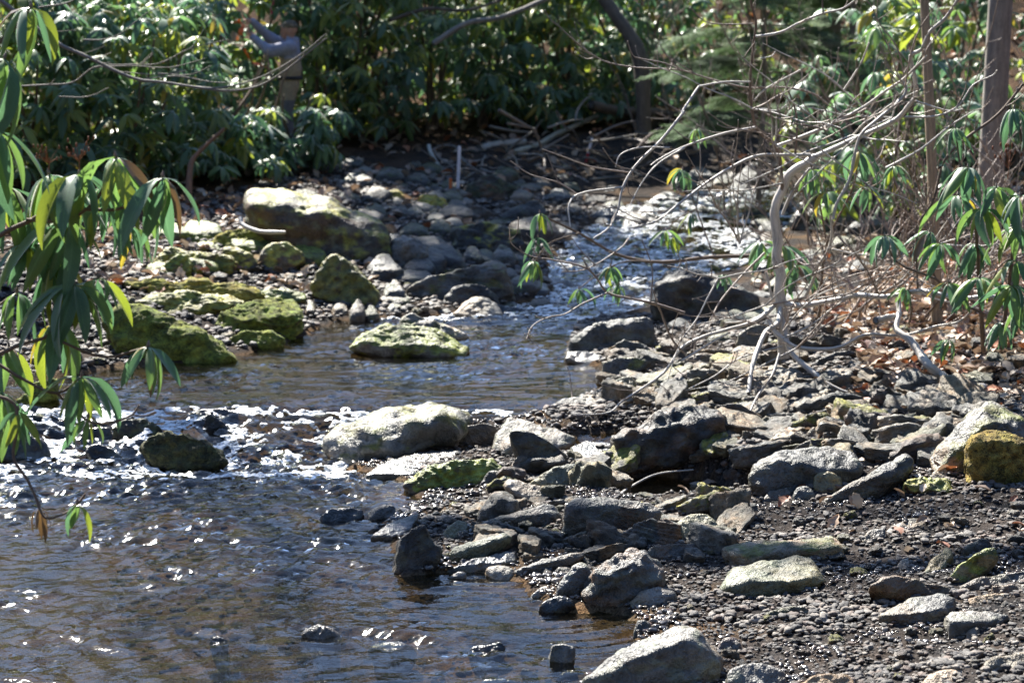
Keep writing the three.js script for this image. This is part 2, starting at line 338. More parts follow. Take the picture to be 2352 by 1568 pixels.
// a stone outlined only by its box in the picture: corners set in and turned a little at random
function block(x0, y0, x1, y1, r, lean = 0, flat = 0.4) {
  const w = x1 - x0, h = y1 - y0, j = () => (r() - 0.5) * 0.12, px = (a) => x0 + w * clamp(a + j(), 0, 1), py = (a) => y0 + h * clamp(a + j() * 0.7, 0, 1);
  return [[px(0.04), py(0.82), 0.02], [px(0.3), y1, 0], [px(0.7), y1, 0], [px(0.97), py(0.8), 0.02], [x0, py(0.6 + lean * 0.3), 0.06], [x1, py(0.6 - lean * 0.3), 0.06],
    [px(0.15), py(0.34 + lean * 0.3), 0.12], [px(0.4 - lean * 0.2), y0, 0.1 + flat * 0.4], [px(0.68 - lean * 0.2), py(0.04), 0.1 + flat * 0.4], [px(0.88), py(0.34 - lean * 0.3), 0.14],
    [px(0.25), py(0.55), 0.03], [px(0.75), py(0.55), 0.03]];
}
function stone(x0, y0, x1, y1, opts, label, group, name = 'stone') {
  const r = rng(rockSeed * 131 + 9);
  return rock(name, [(x0 + x1) / 2, y1 - 1], block(x0, y0, x1, y1, r, opts.lean ?? 0, opts.flat ?? 0.4), { thick: 0.1, lump: 0.01, fine: 0.004, ...opts }, label, 'rock', group);
}
// An outline read off the photograph; higher points lie farther back by "back" times the stone's height. "edge" points mark where top and front meet.
function hero(label, outline, o = {}, name = 'rock') {
  const ys = outline.map((p) => p[1]), yb = Math.max(...ys), yt = Math.min(...ys), foot = outline.find((p) => p[1] === yb), base = o.base !== undefined ? at(foot[0], foot[1], o.base) : hit(foot[0], foot[1], o.lift ?? 0);
  const high = (yb - yt) * -base.z / FOCAL, back = (o.back ?? 0.7) * high;
  const pts = outline.map(([x, y, dz]) => [x, y, dz ?? back * Math.pow((yb - y) / (yb - yt), 1.15)]);
  for (const [x, y, k] of o.edge ?? []) pts.push([x, y, (k ?? 0.05) * high]);
  return rock(name, foot, pts, { thick: Math.max(0.1, high * (o.deep ?? 0.8)), ...o, base: -base.z }, label, o.category ?? 'rock', o.group);
}
const MOSS = [0.38, 0.36, 0.05], MOSS_GREEN = [0.24, 0.28, 0.035], MOSS_DARK = [0.085, 0.09, 0.03];
// --- the middle of the stream and the bar beside it
hero('big pale boulder with a lit sloping top and dark face in the cascade', [[730, 1035], [760, 985], [850, 940], [930, 925], [1040, 922], [1085, 945], [1092, 975], [1060, 1008], [960, 1045], [880, 1062], [800, 1074], [740, 1055]], { back: 1.3, edge: [[815, 1052], [880, 1018, 0.1], [960, 985, 0.15], [1045, 945, 0.3]], tone: 'pale', moss: 0.25, lump: 0.03, round: 11, deep: 1.2 }, 'boulder');
hero('brown block wedged behind the big pale boulder', [[1045, 1010], [1065, 980], [1105, 970], [1142, 980], [1146, 1000], [1122, 1020], [1072, 1024]], { back: 0.3, tone: 'brown' });
hero('wet flat slab sloping into the water below the pale boulder', [[840, 1085], [870, 1065], [920, 1048], [988, 1035], [1062, 1035], [1065, 1055], [1021, 1068], [947, 1092]], { back: 3, tone: 'slate', wet: true, lump: 0.006 });
hero('dark stone with a green moss cap on one end at the gravel tip', [[927, 1102], [971, 1072], [1021, 1063], [1041, 1062], [1088, 1052], [1128, 1053], [1159, 1079], [1122, 1109], [1021, 1122], [954, 1114]], { back: 0.6, tone: 'slate', moss: 0.5, mossTone: MOSS_GREEN });
hero('small black knobbed stone by the gravel patch', [[1098, 1119], [1122, 1082], [1142, 1079], [1162, 1092], [1155, 1112]], { back: 0.5, tone: 'dark' });
hero('white peaked boulder behind a dark fin of rock', [[1132, 1024], [1142, 990], [1172, 957], [1206, 967], [1256, 983], [1317, 1000], [1320, 1010], [1290, 1024], [1223, 1044], [1156, 1046]], { back: 1.6, tone: 'pale', edge: [[1150, 1020], [1240, 1030]], lichen: 0.5 }, 'boulder');
hero('black fin shaped rock leaning before the white peaked boulder', [[1169, 993], [1182, 987], [1223, 993], [1273, 1020], [1305, 1047], [1290, 1065], [1240, 1075], [1195, 1060], [1182, 1020]], { back: 0.25, tone: 'dark', deep: 0.4 });
hero('small brown stone under the black fin rock', [[1169, 1085], [1179, 1055], [1189, 1043], [1206, 1048], [1243, 1075], [1206, 1089]], { back: 0.6, tone: 'brown' });
hero('flat glossy wet slab beside the dark cracked boulder', [[1310, 1024], [1340, 1010], [1404, 1014], [1404, 1056], [1330, 1062]], { back: 2.2, tone: 'slate', wet: true, lump: 0.004, fine: 0.002 });
hero('big dark cracked boulder with a mossy brown rim beside the bar', [[1404, 1068], [1411, 1007], [1441, 987], [1491, 963], [1528, 950], [1566, 930], [1616, 923], [1650, 946], [1666, 970], [1670, 1007], [1650, 1030], [1599, 1050], [1480, 1085], [1414, 1088]], { back: 0.55, tone: 'dark', stain: 0.25, lump: 0.035, strata: 0.01, edge: [[1430, 1000, 0.1], [1540, 962, 0.2], [1640, 955, 0.3]] }, 'boulder');
hero('dark rounded rock resting behind the cracked boulder', [[1643, 930], [1700, 926], [1757, 960], [1754, 987], [1717, 995], [1673, 985]], { back: 0.35, tone: 'brown' });
hero('dark slanting slab under the fallen twigs', [[1774, 987], [1851, 953], [1915, 933], [1918, 948], [1834, 985], [1790, 992]], { back: 0.7, tone: 'dark' });
hero('wide dark blue-grey slab with chipped lit face on the bar', [[1722, 1105], [1727, 1079], [1760, 1048], [1794, 1035], [1890, 1030], [1950, 1034], [1979, 1062], [1979, 1092], [1952, 1104], [1868, 1112], [1821, 1121], [1767, 1134], [1737, 1130]], { back: 0.9, tone: 'slate', lump: 0.022, edge: [[1765, 1062, 0.08], [1810, 1085, 0.05], [1960, 1082, 0.1]] }, 'boulder');
hero('rounded yellow-green stone in front of the wide blue-grey slab', [[1864, 1109], [1866, 1085], [1885, 1077], [1918, 1082], [1938, 1095], [1931, 1122], [1888, 1137], [1871, 1128]], { back: 0.6, tone: 'olive', round: 9, lichen: 0.6 });
hero('round speckled grey stone by the brown side pool', [[1817, 1136], [1827, 1116], [1851, 1111], [1874, 1129], [1878, 1146], [1834, 1148]], { back: 0.6, tone: 'grey', round: 9 });
hero('dark flat stone at the lip of the brown side pool', [[1744, 1152], [1767, 1129], [1801, 1121], [1824, 1124], [1814, 1140], [1780, 1148]], { back: 1, tone: 'slate' });
hero('long slanting plank shaped rock with a worn ridge', [[1895, 1146], [1968, 1104], [2036, 1065], [2083, 1042], [2096, 1055], [2096, 1075], [2069, 1099], [2002, 1132], [1968, 1148]], { back: 0.7, tone: 'slate', strata: 0.006, edge: [[1960, 1122, 0.05], [2040, 1082, 0.1]] });
hero('low mossy ledge between the plank rock and mossy block', [[2069, 1104], [2103, 1097], [2177, 1099], [2190, 1116], [2187, 1130], [2136, 1124], [2076, 1111]], { back: 1.2, tone: 'brown', moss: 0.55, mossTone: MOSS });
hero('large leaning grey boulder with a mossy shoulder at the leaf litter', [[2137, 1060], [2144, 1041], [2204, 971], [2263, 923], [2287, 925], [2336, 955], [2375, 975], [2375, 1040], [2320, 1080], [2204, 1080], [2157, 1086], [2141, 1074]], { back: 0.9, tone: 'grey', moss: 0.18, edge: [[2170, 1060, 0.05], [2230, 990, 0.15], [2270, 965, 0.25]], lump: 0.02 }, 'boulder');
hero('square block furred with golden brown moss', [[2219, 1077], [2220, 1031], [2230, 1001], [2263, 987], [2303, 989], [2355, 1007], [2385, 1050], [2385, 1102], [2237, 1099]], { back: 0.6, tone: 'brown', moss: 0.85, mossTone: [0.4, 0.29, 0.06], edge: [[2226, 1010, 0.05], [2350, 1015, 0.1]] });
hero('small pale flat stone by the golden mossy block', [[2137, 1089], [2157, 1074], [2180, 1080], [2174, 1095]], { back: 1.5, tone: 'pale' });
// --- the spit of gravel in front
hero('whitish slab with a rounded end on the gravel spit', [[1155, 1105], [1172, 1095], [1189, 1100], [1216, 1117], [1270, 1122], [1276, 1142], [1266, 1153], [1216, 1156], [1202, 1144], [1182, 1131]], { back: 1.1, tone: 'pale' });
hero('blue-green pointed slab standing in the puddle', [[1216, 1109], [1256, 1079], [1310, 1062], [1326, 1065], [1333, 1085], [1323, 1112], [1273, 1112]], { back: 0.8, tone: 'green' });
hero('dark blocky rock at the back of the stacked slabs', [[1294, 1229], [1296, 1175], [1299, 1150], [1308, 1143], [1399, 1145], [1441, 1147], [1487, 1156], [1516, 1173], [1526, 1190], [1503, 1200], [1400, 1225], [1314, 1240]], { back: 0.5, tone: 'slate', stain: 0.15, edge: [[1300, 1165, 0.04], [1360, 1160, 0.1], [1480, 1170, 0.15]], lump: 0.015 });
hero('smooth mauve oval cobble resting on the stacked slabs', [[1380, 1188], [1384, 1169], [1399, 1158], [1420, 1153], [1441, 1158], [1470, 1171], [1470, 1184], [1462, 1190], [1399, 1197]], { back: 0.5, tone: 'mauve', round: 7, base: 10.55, sink: 0.02, lump: 0.006 });
hero('long ochre slab in front of the stacked rocks', [[1314, 1234], [1316, 1211], [1326, 1207], [1441, 1194], [1466, 1197], [1451, 1204], [1399, 1223], [1358, 1234], [1322, 1237]], { back: 0.5, tone: 'ochre', base: 10.35, strata: 0.004 });
hero('dark layered rock with an orange broken end', [[1395, 1252], [1397, 1242], [1420, 1223], [1451, 1207], [1483, 1194], [1503, 1190], [1535, 1192], [1564, 1202], [1566, 1236], [1557, 1250], [1524, 1250], [1410, 1256]], { back: 0.6, tone: 'dark', stain: 0.6, strata: 0.012 });
hero('pale green boulder behind the orange ended rock', [[1551, 1195], [1587, 1180], [1630, 1180], [1648, 1192], [1645, 1215], [1587, 1238], [1560, 1238]], { back: 0.9, tone: 'olive', lichen: 0.5 });
hero('long dark bar of rock below the orange ended rock', [[1485, 1268], [1500, 1252], [1600, 1246], [1609, 1258], [1600, 1278], [1520, 1286]], { back: 0.6, tone: 'dark', stain: 0.2 });
hero('grey wedge with a straight sloping top beside the gravel spit', [[1092, 1210], [1115, 1193], [1176, 1179], [1253, 1159], [1273, 1162], [1293, 1186], [1266, 1206], [1139, 1220]], { back: 0.6, tone: 'slate', edge: [[1150, 1192, 0.1], [1270, 1178, 0.15]] });
hero('upright black stone standing in the shallow water', [[900, 1318], [910, 1277], [920, 1236], [944, 1225], [957, 1210], [987, 1210], [1001, 1230], [1011, 1250], [1005, 1285], [1001, 1310]], { back: 0.25, tone: 'dark', lump: 0.02, fine: 0.012, deep: 0.7 });
hero('long green tinged stone lying on the spit', [[1028, 1273], [1041, 1257], [1088, 1240], [1159, 1225], [1174, 1233], [1169, 1246], [1088, 1278], [1041, 1290]], { back: 0.7, tone: 'green', lichen: 0.5, edge: [[1060, 1268, 0.05], [1150, 1238, 0.1]] });
hero('pointed olive stone among the spit pebbles', [[1008, 1238], [1028, 1210], [1051, 1193], [1072, 1196], [1075, 1218], [1048, 1236]], { back: 0.7, tone: 'olive' });
hero('wet pointed slab running into the water from the spit', [[850, 1230], [880, 1210], [927, 1186], [964, 1179], [947, 1210], [914, 1232]], { back: 1.6, tone: 'slate', wet: true });
hero('low black rock awash in mid pool', [[730, 1178], [760, 1157], [810, 1154], [836, 1163], [832, 1182], [800, 1192], [740, 1193]], { back: 0.7, tone: 'wet', wet: true });
hero('dark domed stone at the water edge of the spit', [[840, 1190], [853, 1166], [884, 1158], [921, 1166], [931, 1178], [887, 1193]], { back: 0.7, tone: 'slate' });
hero('white rounded cobble at the pool edge', [[1112, 1303], [1116, 1296], [1129, 1294], [1176, 1297], [1187, 1314], [1186, 1330], [1149, 1329]], { back: 1, tone: 'pale', round: 8 });
hero('small shiny pebble stone in the shallows', [[1026, 1326], [1051, 1312], [1072, 1317], [1072, 1331]], { back: 1, tone: 'grey', wet: true });
hero('thin slate lying under the long green stone', [[1021, 1307], [1100, 1280], [1182, 1263], [1184, 1285], [1088, 1302]], { back: 1.4, tone: 'slate', wet: true });
hero('layered slate slab with lit edges on the spit', [[1182, 1307], [1223, 1290], [1344, 1267], [1342, 1280], [1256, 1306], [1199, 1322]], { back: 0.7, tone: 'slate', strata: 0.012, edge: [[1240, 1296, 0.1]] });
hero('big grainy grey boulder with rusty flank at the water edge', [[1341, 1390], [1343, 1331], [1357, 1317], [1383, 1304], [1391, 1292], [1416, 1279], [1457, 1261], [1474, 1263], [1503, 1286], [1522, 1306], [1524, 1338], [1507, 1368], [1462, 1394], [1378, 1396]], { back: 0.65, tone: 'slate', stain: 0.35, lump: 0.03, fine: 0.014, edge: [[1350, 1335, 0.04], [1410, 1310, 0.1], [1480, 1285, 0.2]] }, 'boulder');
hero('dark triangular stone leaning on the grainy boulder', [[1266, 1376], [1283, 1346], [1303, 1317], [1316, 1300], [1337, 1290], [1349, 1294], [1361, 1311], [1352, 1335], [1335, 1362], [1326, 1372]], { back: 0.5, tone: 'slate', lichen: 0.4, edge: [[1325, 1312, 0.1]] });
hero('smooth grey oval stone below the grainy boulder', [[1445, 1400], [1446, 1373], [1462, 1359], [1503, 1343], [1535, 1342], [1558, 1354], [1557, 1369], [1535, 1378], [1482, 1397]], { back: 0.9, tone: 'grey', round: 9, lichen: 0.4 });
hero('small wet black rock sitting in the brown shallows', [[1238, 1397], [1256, 1377], [1283, 1369], [1310, 1372], [1327, 1384], [1310, 1393], [1256, 1407]], { back: 0.8, tone: 'wet', wet: true });
hero('small wet grey stone tilted at the pool rim', [[1216, 1372], [1243, 1347], [1259, 1345], [1263, 1359], [1240, 1374]], { back: 1, tone: 'grey', wet: true });
hero('large pale slab rising from the bottom gravel', [[1335, 1560], [1391, 1512], [1458, 1482], [1491, 1471], [1542, 1465], [1573, 1450], [1589, 1434], [1609, 1438], [1633, 1471], [1658, 1508], [1660, 1560], [1600, 1600], [1360, 1602]], { back: 0.9, tone: 'grey', lichen: 0.6, edge: [[1490, 1500, 0.1], [1410, 1560, 0.05], [1580, 1465, 0.2]], lump: 0.015 }, 'boulder');
hero('dark cube shaped stone in the corner shallows', [[1259, 1512], [1266, 1485], [1290, 1476], [1316, 1481], [1325, 1498], [1320, 1520], [1283, 1527]], { back: 0.5, tone: 'slate' });
hero('dark dome parting the current in the lower pool', [[842, 1472], [870, 1456], [914, 1450], [947, 1456], [969, 1475], [887, 1480]], { back: 0.8, tone: 'wet', wet: true, round: 8 });
hero('flat dark stone barely breaking the surface', [[1075, 1482], [1088, 1470], [1149, 1463], [1164, 1471], [1159, 1481], [1105, 1489]], { back: 0.8, tone: 'wet', wet: true });
hero('wet pebbly stone below the cube shaped stone', [[1273, 1547], [1297, 1530], [1320, 1522], [1330, 1537], [1310, 1550]], { back: 0.8, tone: 'dark', wet: true });
hero('thin wet stone in the bottom shallows', [[1196, 1537], [1202, 1523], [1236, 1531], [1232, 1543]], { back: 0.8, tone: 'wet', wet: true });
hero('black flat stone cut by the lower pool surface', [[1090, 1560], [1122, 1548], [1186, 1551], [1194, 1568], [1100, 1570]], { back: 0.8, tone: 'wet', wet: true });
hero('blue-grey cobble at the head of the wet gravel', [[1456, 1449], [1464, 1424], [1481, 1421], [1494, 1431], [1488, 1452]], { back: 0.7, tone: 'slate' });
hero('humped stone with a pale crown in the lower pool', [[688, 1446], [705, 1428], [732, 1419], [759, 1431], [782, 1446], [772, 1464], [722, 1460]], { back: 0.8, tone: 'slate', wet: true });
hero('small brown stone under a smooth hump of water', [[480, 1464], [487, 1450], [499, 1447], [524, 1462], [515, 1469]], { back: 0.6, tone: 'wet', wet: true });
// --- slabs on the gravel bar
hero('long pale sunlit slab with a mossy end on the gravel bar', [[1663, 1259], [1683, 1250], [1801, 1240], [1935, 1235], [1940, 1246], [1936, 1273], [1901, 1280], [1851, 1275], [1750, 1279], [1680, 1272]], { back: 2.6, tone: 'tan', lichen: 0.1, moss: 0.12, edge: [[1860, 1258, 0.1], [1930, 1255, 0.1]] });
hero('broad greenish slab with a dark undercut rim on the gravel', [[1650, 1342], [1660, 1314], [1676, 1304], [1767, 1300], [1780, 1283], [1821, 1278], [1868, 1283], [1898, 1304], [1908, 1330], [1851, 1352], [1784, 1363], [1700, 1373], [1673, 1366]], { back: 2.0, tone: 'green', lump: 0.018, edge: [[1670, 1345, 0.06], [1780, 1342, 0.06], [1880, 1328, 0.1]] });
hero('narrow bright slab tilted on the gravel bar', [[2036, 1221], [2052, 1206], [2086, 1193], [2143, 1188], [2148, 1199], [2103, 1211], [2062, 1224]], { back: 1.8, tone: 'pale' });
hero('grey angular cobble beside the narrow bright slab', [[1977, 1241], [1999, 1216], [2036, 1213], [2036, 1231], [2002, 1245]], { back: 1, tone: 'grey' });
hero('upright slab blotched with yellow lichen', [[2120, 1315], [2136, 1290], [2177, 1257], [2192, 1273], [2170, 1299], [2153, 1317]], { back: 1.4, tone: 'olive', lichen: 0.9 });
hero('pale triangular chip standing in the gravel', [[2049, 1319], [2069, 1287], [2089, 1277], [2093, 1302], [2072, 1319]], { back: 1.4, tone: 'pale' });
hero('mossy slab leaning on a black cindery lump', [[2173, 1332], [2204, 1297], [2267, 1257], [2287, 1257], [2294, 1280], [2237, 1319], [2197, 1339]], { back: 0.35, tone: 'olive', moss: 0.4, mossTone: MOSS_GREEN });
hero('black cindery lump behind the leaning mossy slab', [[2204, 1285], [2220, 1253], [2254, 1236], [2277, 1243], [2279, 1259], [2220, 1285]], { back: 0.6, tone: 'dark', fine: 0.02, lump: 0.02 });
hero('curved brown slab propped over a blue-grey slab', [[1995, 1342], [2022, 1324], [2062, 1322], [2120, 1337], [2187, 1351], [2202, 1368], [2153, 1366], [2069, 1352]], { back: 0.6, tone: 'brown' });
hero('blue-grey tapered slab under the curved brown slab', [[2022, 1409], [2046, 1394], [2103, 1371], [2170, 1361], [2197, 1374], [2190, 1398], [2163, 1423], [2103, 1433], [2062, 1426]], { back: 1.5, tone: 'slate', edge: [[2060, 1412, 0.06], [2160, 1400, 0.1]] });
hero('flat square topped slab with a dark corner', [[2170, 1416], [2187, 1404], [2270, 1404], [2318, 1414], [2300, 1432], [2237, 1440], [2212, 1463], [2183, 1453]], { back: 1.3, tone: 'grey', edge: [[2180, 1425, 0.05], [2230, 1430, 0.05]] });
hero('rounded dark cobble touching the square topped slab', [[2217, 1460], [2222, 1440], [2240, 1432], [2254, 1442], [2252, 1462]], { back: 0.8, tone: 'slate', round: 8 });
hero('long dark ledge of slate behind the stacked end slabs', [[2207, 1349], [2237, 1330], [2352, 1310], [2375, 1315], [2370, 1338], [2260, 1354], [2230, 1362]], { back: 0.8, tone: 'slate' });
hero('dark rounded bar of stone, upper of two stacked', [[2275, 1368], [2280, 1345], [2352, 1340], [2380, 1345], [2375, 1368], [2300, 1371]], { back: 0.7, tone: 'brown' });
hero('thin brown slab, lower of two stacked', [[2217, 1376], [2240, 1368], [2310, 1362], [2332, 1370], [2300, 1388], [2235, 1392]], { back: 1, tone: 'tan' });
hero('smooth white boulder at the edge of the gravel', [[2110, 1562], [2153, 1535], [2197, 1528], [2230, 1542], [2239, 1562], [2200, 1590], [2130, 1592]], { back: 1.1, tone: 'pale', round: 9 });
hero('tan slab with a flat top beside the smooth white boulder', [[2259, 1527], [2270, 1512], [2352, 1497], [2380, 1500], [2375, 1528], [2304, 1541]], { back: 1, tone: 'tan' });
hero('dark green boulder half buried in bottom gravel', [[1668, 1562], [1676, 1535], [1717, 1522], [1767, 1525], [1803, 1542], [1805, 1585], [1690, 1588]], { back: 0.9, tone: 'slate', lichen: 0.6 });
hero('tan rippled rock along the bottom gravel', [[1815, 1580], [1868, 1549], [1945, 1545], [1975, 1565], [1965, 1592], [1840, 1594]], { back: 1, tone: 'tan', strata: 0.01 });
hero('brown rounded stone against the large pale slab', [[1645, 1490], [1660, 1466], [1685, 1462], [1704, 1478], [1698, 1497]], { back: 0.8, tone: 'mauve' });
hero('low black mossy lump in the middle of the gravel', [[1755, 1413], [1790, 1395], [1850, 1390], [1868, 1402], [1840, 1416]], { back: 0.8, tone: 'dark', fine: 0.015, moss: 0.2, mossTone: MOSS_DARK });
// --- far side of the bar, under the silver branches
hero('pale block with a flat lit top among the slabs', [[1767, 1006], [1774, 997], [1844, 990], [1851, 1003], [1834, 1025], [1787, 1029]], { back: 0.8, tone: 'tan', edge: [[1775, 1008, 0.05], [1840, 1004, 0.1]] });
hero('slanting brown cobble beside the pale flat block', [[1851, 995], [1868, 980], [1911, 977], [1918, 990], [1861, 1009]], { back: 0.8, tone: 'brown' });
hero('dark peaked stone behind the wide blue-grey slab', [[1812, 1036], [1850, 1014], [1880, 1010], [1902, 1032], [1880, 1040]], { back: 0.5, tone: 'slate' });
hero('dark square block lying in the leaf litter', [[1901, 878], [1908, 846], [1999, 842], [2002, 861], [1995, 881], [1962, 888]], { back: 0.5, tone: 'brown', edge: [[1910, 852, 0.1], [1995, 850, 0.1]] });
hero('dark log shaped stone above the leaf litter block', [[1861, 834], [1918, 809], [1965, 799], [1967, 817], [1884, 841]], { back: 0.5, tone: 'dark' });
hero('tan rounded stone under the silver trunk', [[1690, 791], [1700, 762], [1740, 742], [1767, 748], [1764, 777], [1717, 811]], { back: 0.5, tone: 'tan' });
hero('dark oval boulder at the top of the bar', [[1566, 824], [1586, 809], [1639, 809], [1650, 825], [1633, 848], [1586, 848]], { back: 0.5, tone: 'brown', round: 9 });
hero('brown slab upper of a pair below the silver trunk', [[1676, 851], [1733, 839], [1780, 846], [1767, 864], [1700, 871]], { back: 0.9, tone: 'brown' });
hero('brown slab lower of a pair below the silver trunk', [[1670, 891], [1700, 869], [1750, 862], [1800, 866], [1797, 885], [1700, 905]], { back: 0.7, tone: 'brown' });
hero('small green stone by the paired brown slabs', [[1623, 890], [1630, 874], [1670, 870], [1683, 882], [1670, 894]], { back: 1, tone: 'olive' });
hero('long olive slab on the slope of the bar', [[1566, 914], [1600, 900], [1655, 898], [1670, 912], [1600, 920]], { back: 1.2, tone: 'olive' });
hero('white block below the broken silver limb', [[1737, 906], [1745, 890], [1790, 888], [1796, 902], [1770, 910]], { back: 1, tone: 'pale' });
// --- upper pool and the riffle
hero('big dark boulder with a lit rim where the riffle ends', [[1495, 705], [1507, 656], [1529, 630], [1560, 620], [1612, 625], [1674, 643], [1720, 668], [1753, 702], [1736, 722], [1640, 734], [1535, 730], [1500, 720]], { back: 0.5, tone: 'dark', lump: 0.03, edge: [[1520, 650, 0.1], [1560, 636, 0.2], [1680, 660, 0.25]] }, 'boulder');
hero('long dark rock sloping to the upper pool', [[1297, 804], [1323, 769], [1357, 749], [1424, 732], [1485, 727], [1495, 735], [1501, 755], [1508, 791], [1424, 803], [1391, 808]], { back: 0.5, tone: 'slate', lump: 0.02, edge: [[1340, 770, 0.15], [1430, 745, 0.25], [1490, 742, 0.3]] }, 'boulder');
hero('grey cobble between the long dark rock and the bar', [[1414, 818], [1417, 789], [1434, 779], [1485, 792], [1498, 808], [1458, 821]], { back: 0.5, tone: 'slate' });
hero('wet slab awash below the long dark rock', [[1295, 824], [1303, 806], [1364, 809], [1391, 822], [1357, 838]], { back: 1.6, tone: 'slate', wet: true });
hero('dark stone with yellow moss on its end', [[1380, 868], [1387, 832], [1424, 819], [1468, 824], [1498, 829], [1485, 844], [1441, 858], [1401, 871]], { back: 0.5, tone: 'slate', moss: 0.15 });
hero('white wet slab lying at the upper pool margin', [[1270, 928], [1290, 916], [1357, 906], [1387, 906], [1396, 920], [1357, 932], [1310, 938]], { back: 1.6, tone: 'pale' });
hero('yellow lichened stone by the white wet slab', [[1401, 895], [1417, 869], [1451, 863], [1464, 879], [1424, 915]], { back: 0.8, tone: 'olive', lichen: 0.9 });
hero('mossy low boulder alone in the upper pool', [[786, 791], [807, 772], [870, 752], [948, 745], [988, 752], [1055, 779], [1078, 802], [1068, 814], [1001, 819], [870, 806]], { back: 1.1, tone: 'grey', moss: 0.5, mossTone: MOSS_GREEN, edge: [[850, 790, 0.1], [980, 795, 0.1], [1060, 798, 0.15]] }, 'boulder');
hero('pale ridge of stone behind the low mossy boulder', [[901, 750], [931, 721], [948, 718], [988, 742], [1048, 755], [1082, 775], [1055, 784]], { back: 0.8, tone: 'pale', moss: 0.15 });
hero('white sunlit stone at the mouth of the riffle', [[1038, 720], [1065, 691], [1088, 680], [1115, 681], [1142, 695], [1158, 717], [1142, 727], [1072, 727]], { back: 1.2, tone: 'pale' });
hero('dark faceted rock behind the white sunlit stone', [[1015, 690], [1041, 658], [1065, 651], [1115, 655], [1142, 678], [1149, 695], [1088, 703]], { back: 0.5, tone: 'dark' });
hero('long dark whale backed boulder beside the riffle', [[931, 660], [974, 638], [1055, 618], [1122, 606], [1156, 608], [1182, 634], [1191, 670], [1139, 687], [1021, 689], [934, 677]], { back: 0.4, tone: 'slate', moss: 0.15, edge: [[960, 655, 0.1], [1060, 632, 0.2], [1165, 625, 0.25]] }, 'boulder');
hero('mossy pyramid of rock on the far bank', [[713, 664], [736, 627], [744, 599], [762, 586], [784, 584], [827, 619], [850, 642], [870, 673], [867, 704], [784, 697], [727, 682]], { back: 0.4, tone: 'brown', moss: 0.62, mossTone: [0.26, 0.24, 0.045], lump: 0.03 }, 'boulder');
hero('moss covered wedge sliding into the upper pool', [[248, 722], [285, 696], [336, 704], [385, 722], [442, 750], [499, 784], [558, 818], [499, 825], [370, 826], [299, 815], [246, 800]], { back: 0.7, tone: 'brown', moss: 0.95, mossTone: MOSS_GREEN, lump: 0.02, edge: [[330, 730, 0.3], [430, 775, 0.2]] }, 'boulder');
hero('upper step of a mossy layered ledge', [[285, 652], [342, 644], [428, 644], [527, 653], [585, 656], [613, 670], [599, 681], [499, 689], [442, 686], [342, 674]], { back: 1.1, lift: 0.04, tone: 'grey', moss: 0.75, mossTone: [0.4, 0.36, 0.07], strata: 0.02, lump: 0.02, deep: 2 });
hero('middle step of a mossy layered ledge', [[300, 700], [330, 678], [430, 672], [520, 678], [560, 690], [530, 706], [430, 716], [340, 712]], { back: 1.1, lift: 0.02, tone: 'grey', moss: 0.7, mossTone: MOSS, strata: 0.02, lump: 0.02, deep: 2 });
hero('narrow outer step of a mossy layered ledge', [[560, 690], [590, 668], [650, 662], [700, 672], [705, 690], [640, 698]], { back: 1.1, tone: 'grey', moss: 0.7, mossTone: MOSS_GREEN, strata: 0.02, deep: 1.5 });
hero('lower step of a mossy layered ledge', [[493, 730], [550, 696], [627, 684], [685, 684], [696, 699], [696, 740], [670, 760], [556, 766], [513, 752]], { back: 1.3, tone: 'brown', moss: 0.8, mossTone: MOSS_GREEN, strata: 0.022, edge: [[560, 738, 0.1], [680, 722, 0.1]] });
hero('yellow moss cushion rock by the layered ledge', [[413, 712], [425, 695], [470, 690], [492, 704], [485, 724], [430, 724]], { back: 0.9, tone: 'grey', moss: 0.7, mossTone: MOSS });
hero('low mossy lip at the foot of the layered ledge', [[520, 782], [550, 762], [620, 758], [652, 775], [640, 790], [540, 792]], { back: 0.8, tone: 'wet', moss: 0.75, mossTone: MOSS_GREEN });
hero('huge tilted boulder with a lichen and moss top on the far bank', [[562, 487], [563, 447], [576, 439], [642, 437], [699, 445], [742, 450], [784, 462], [830, 482], [870, 499], [879, 522], [897, 568], [895, 592], [842, 604], [740, 600], [640, 575], [570, 530]], { back: 0.8, tone: 'brown', moss: 0.22, mossTone: MOSS, lichen: 0.6, lump: 0.035, edge: [[572, 456, 0.05], [590, 452, 0.12], [670, 467, 0.2], [727, 481, 0.2], [822, 504, 0.2], [850, 512, 0.2]] }, 'boulder');
hero('sunlit mossy stone at the foot of the huge tilted boulder', [[476, 555], [490, 539], [556, 525], [585, 527], [622, 536], [602, 561], [513, 573], [485, 573]], { back: 0.9, tone: 'brown', moss: 0.8, mossTone: MOSS });
hero('long moss topped stone on the cobble bank', [[350, 600], [379, 570], [442, 576], [527, 587], [542, 601], [527, 613], [413, 619]], { back: 0.6, tone: 'brown', moss: 0.55, mossTone: MOSS });
hero('peaked mossy stone among far bank cobbles', [[353, 624], [385, 599], [408, 582], [425, 585], [439, 599], [439, 625], [385, 632]], { back: 0.5, tone: 'brown', moss: 0.7, mossTone: MOSS_GREEN });
hero('brown shouldered stone with a thin moss crest', [[505, 590], [516, 565], [542, 565], [579, 582], [593, 607], [590, 624], [542, 622]], { back: 0.4, tone: 'brown', moss: 0.35, mossTone: MOSS });
hero('dark mossy stone tucked below the huge tilted boulder', [[590, 597], [599, 576], [619, 559], [656, 553], [696, 579], [702, 601], [613, 622]], { back: 0.5, tone: 'brown', moss: 0.35, mossTone: MOSS });
hero('smooth brown oval cobble on the far bank', [[479, 606], [490, 596], [527, 610], [527, 620], [493, 621]], { back: 0.5, tone: 'mauve', round: 8 });
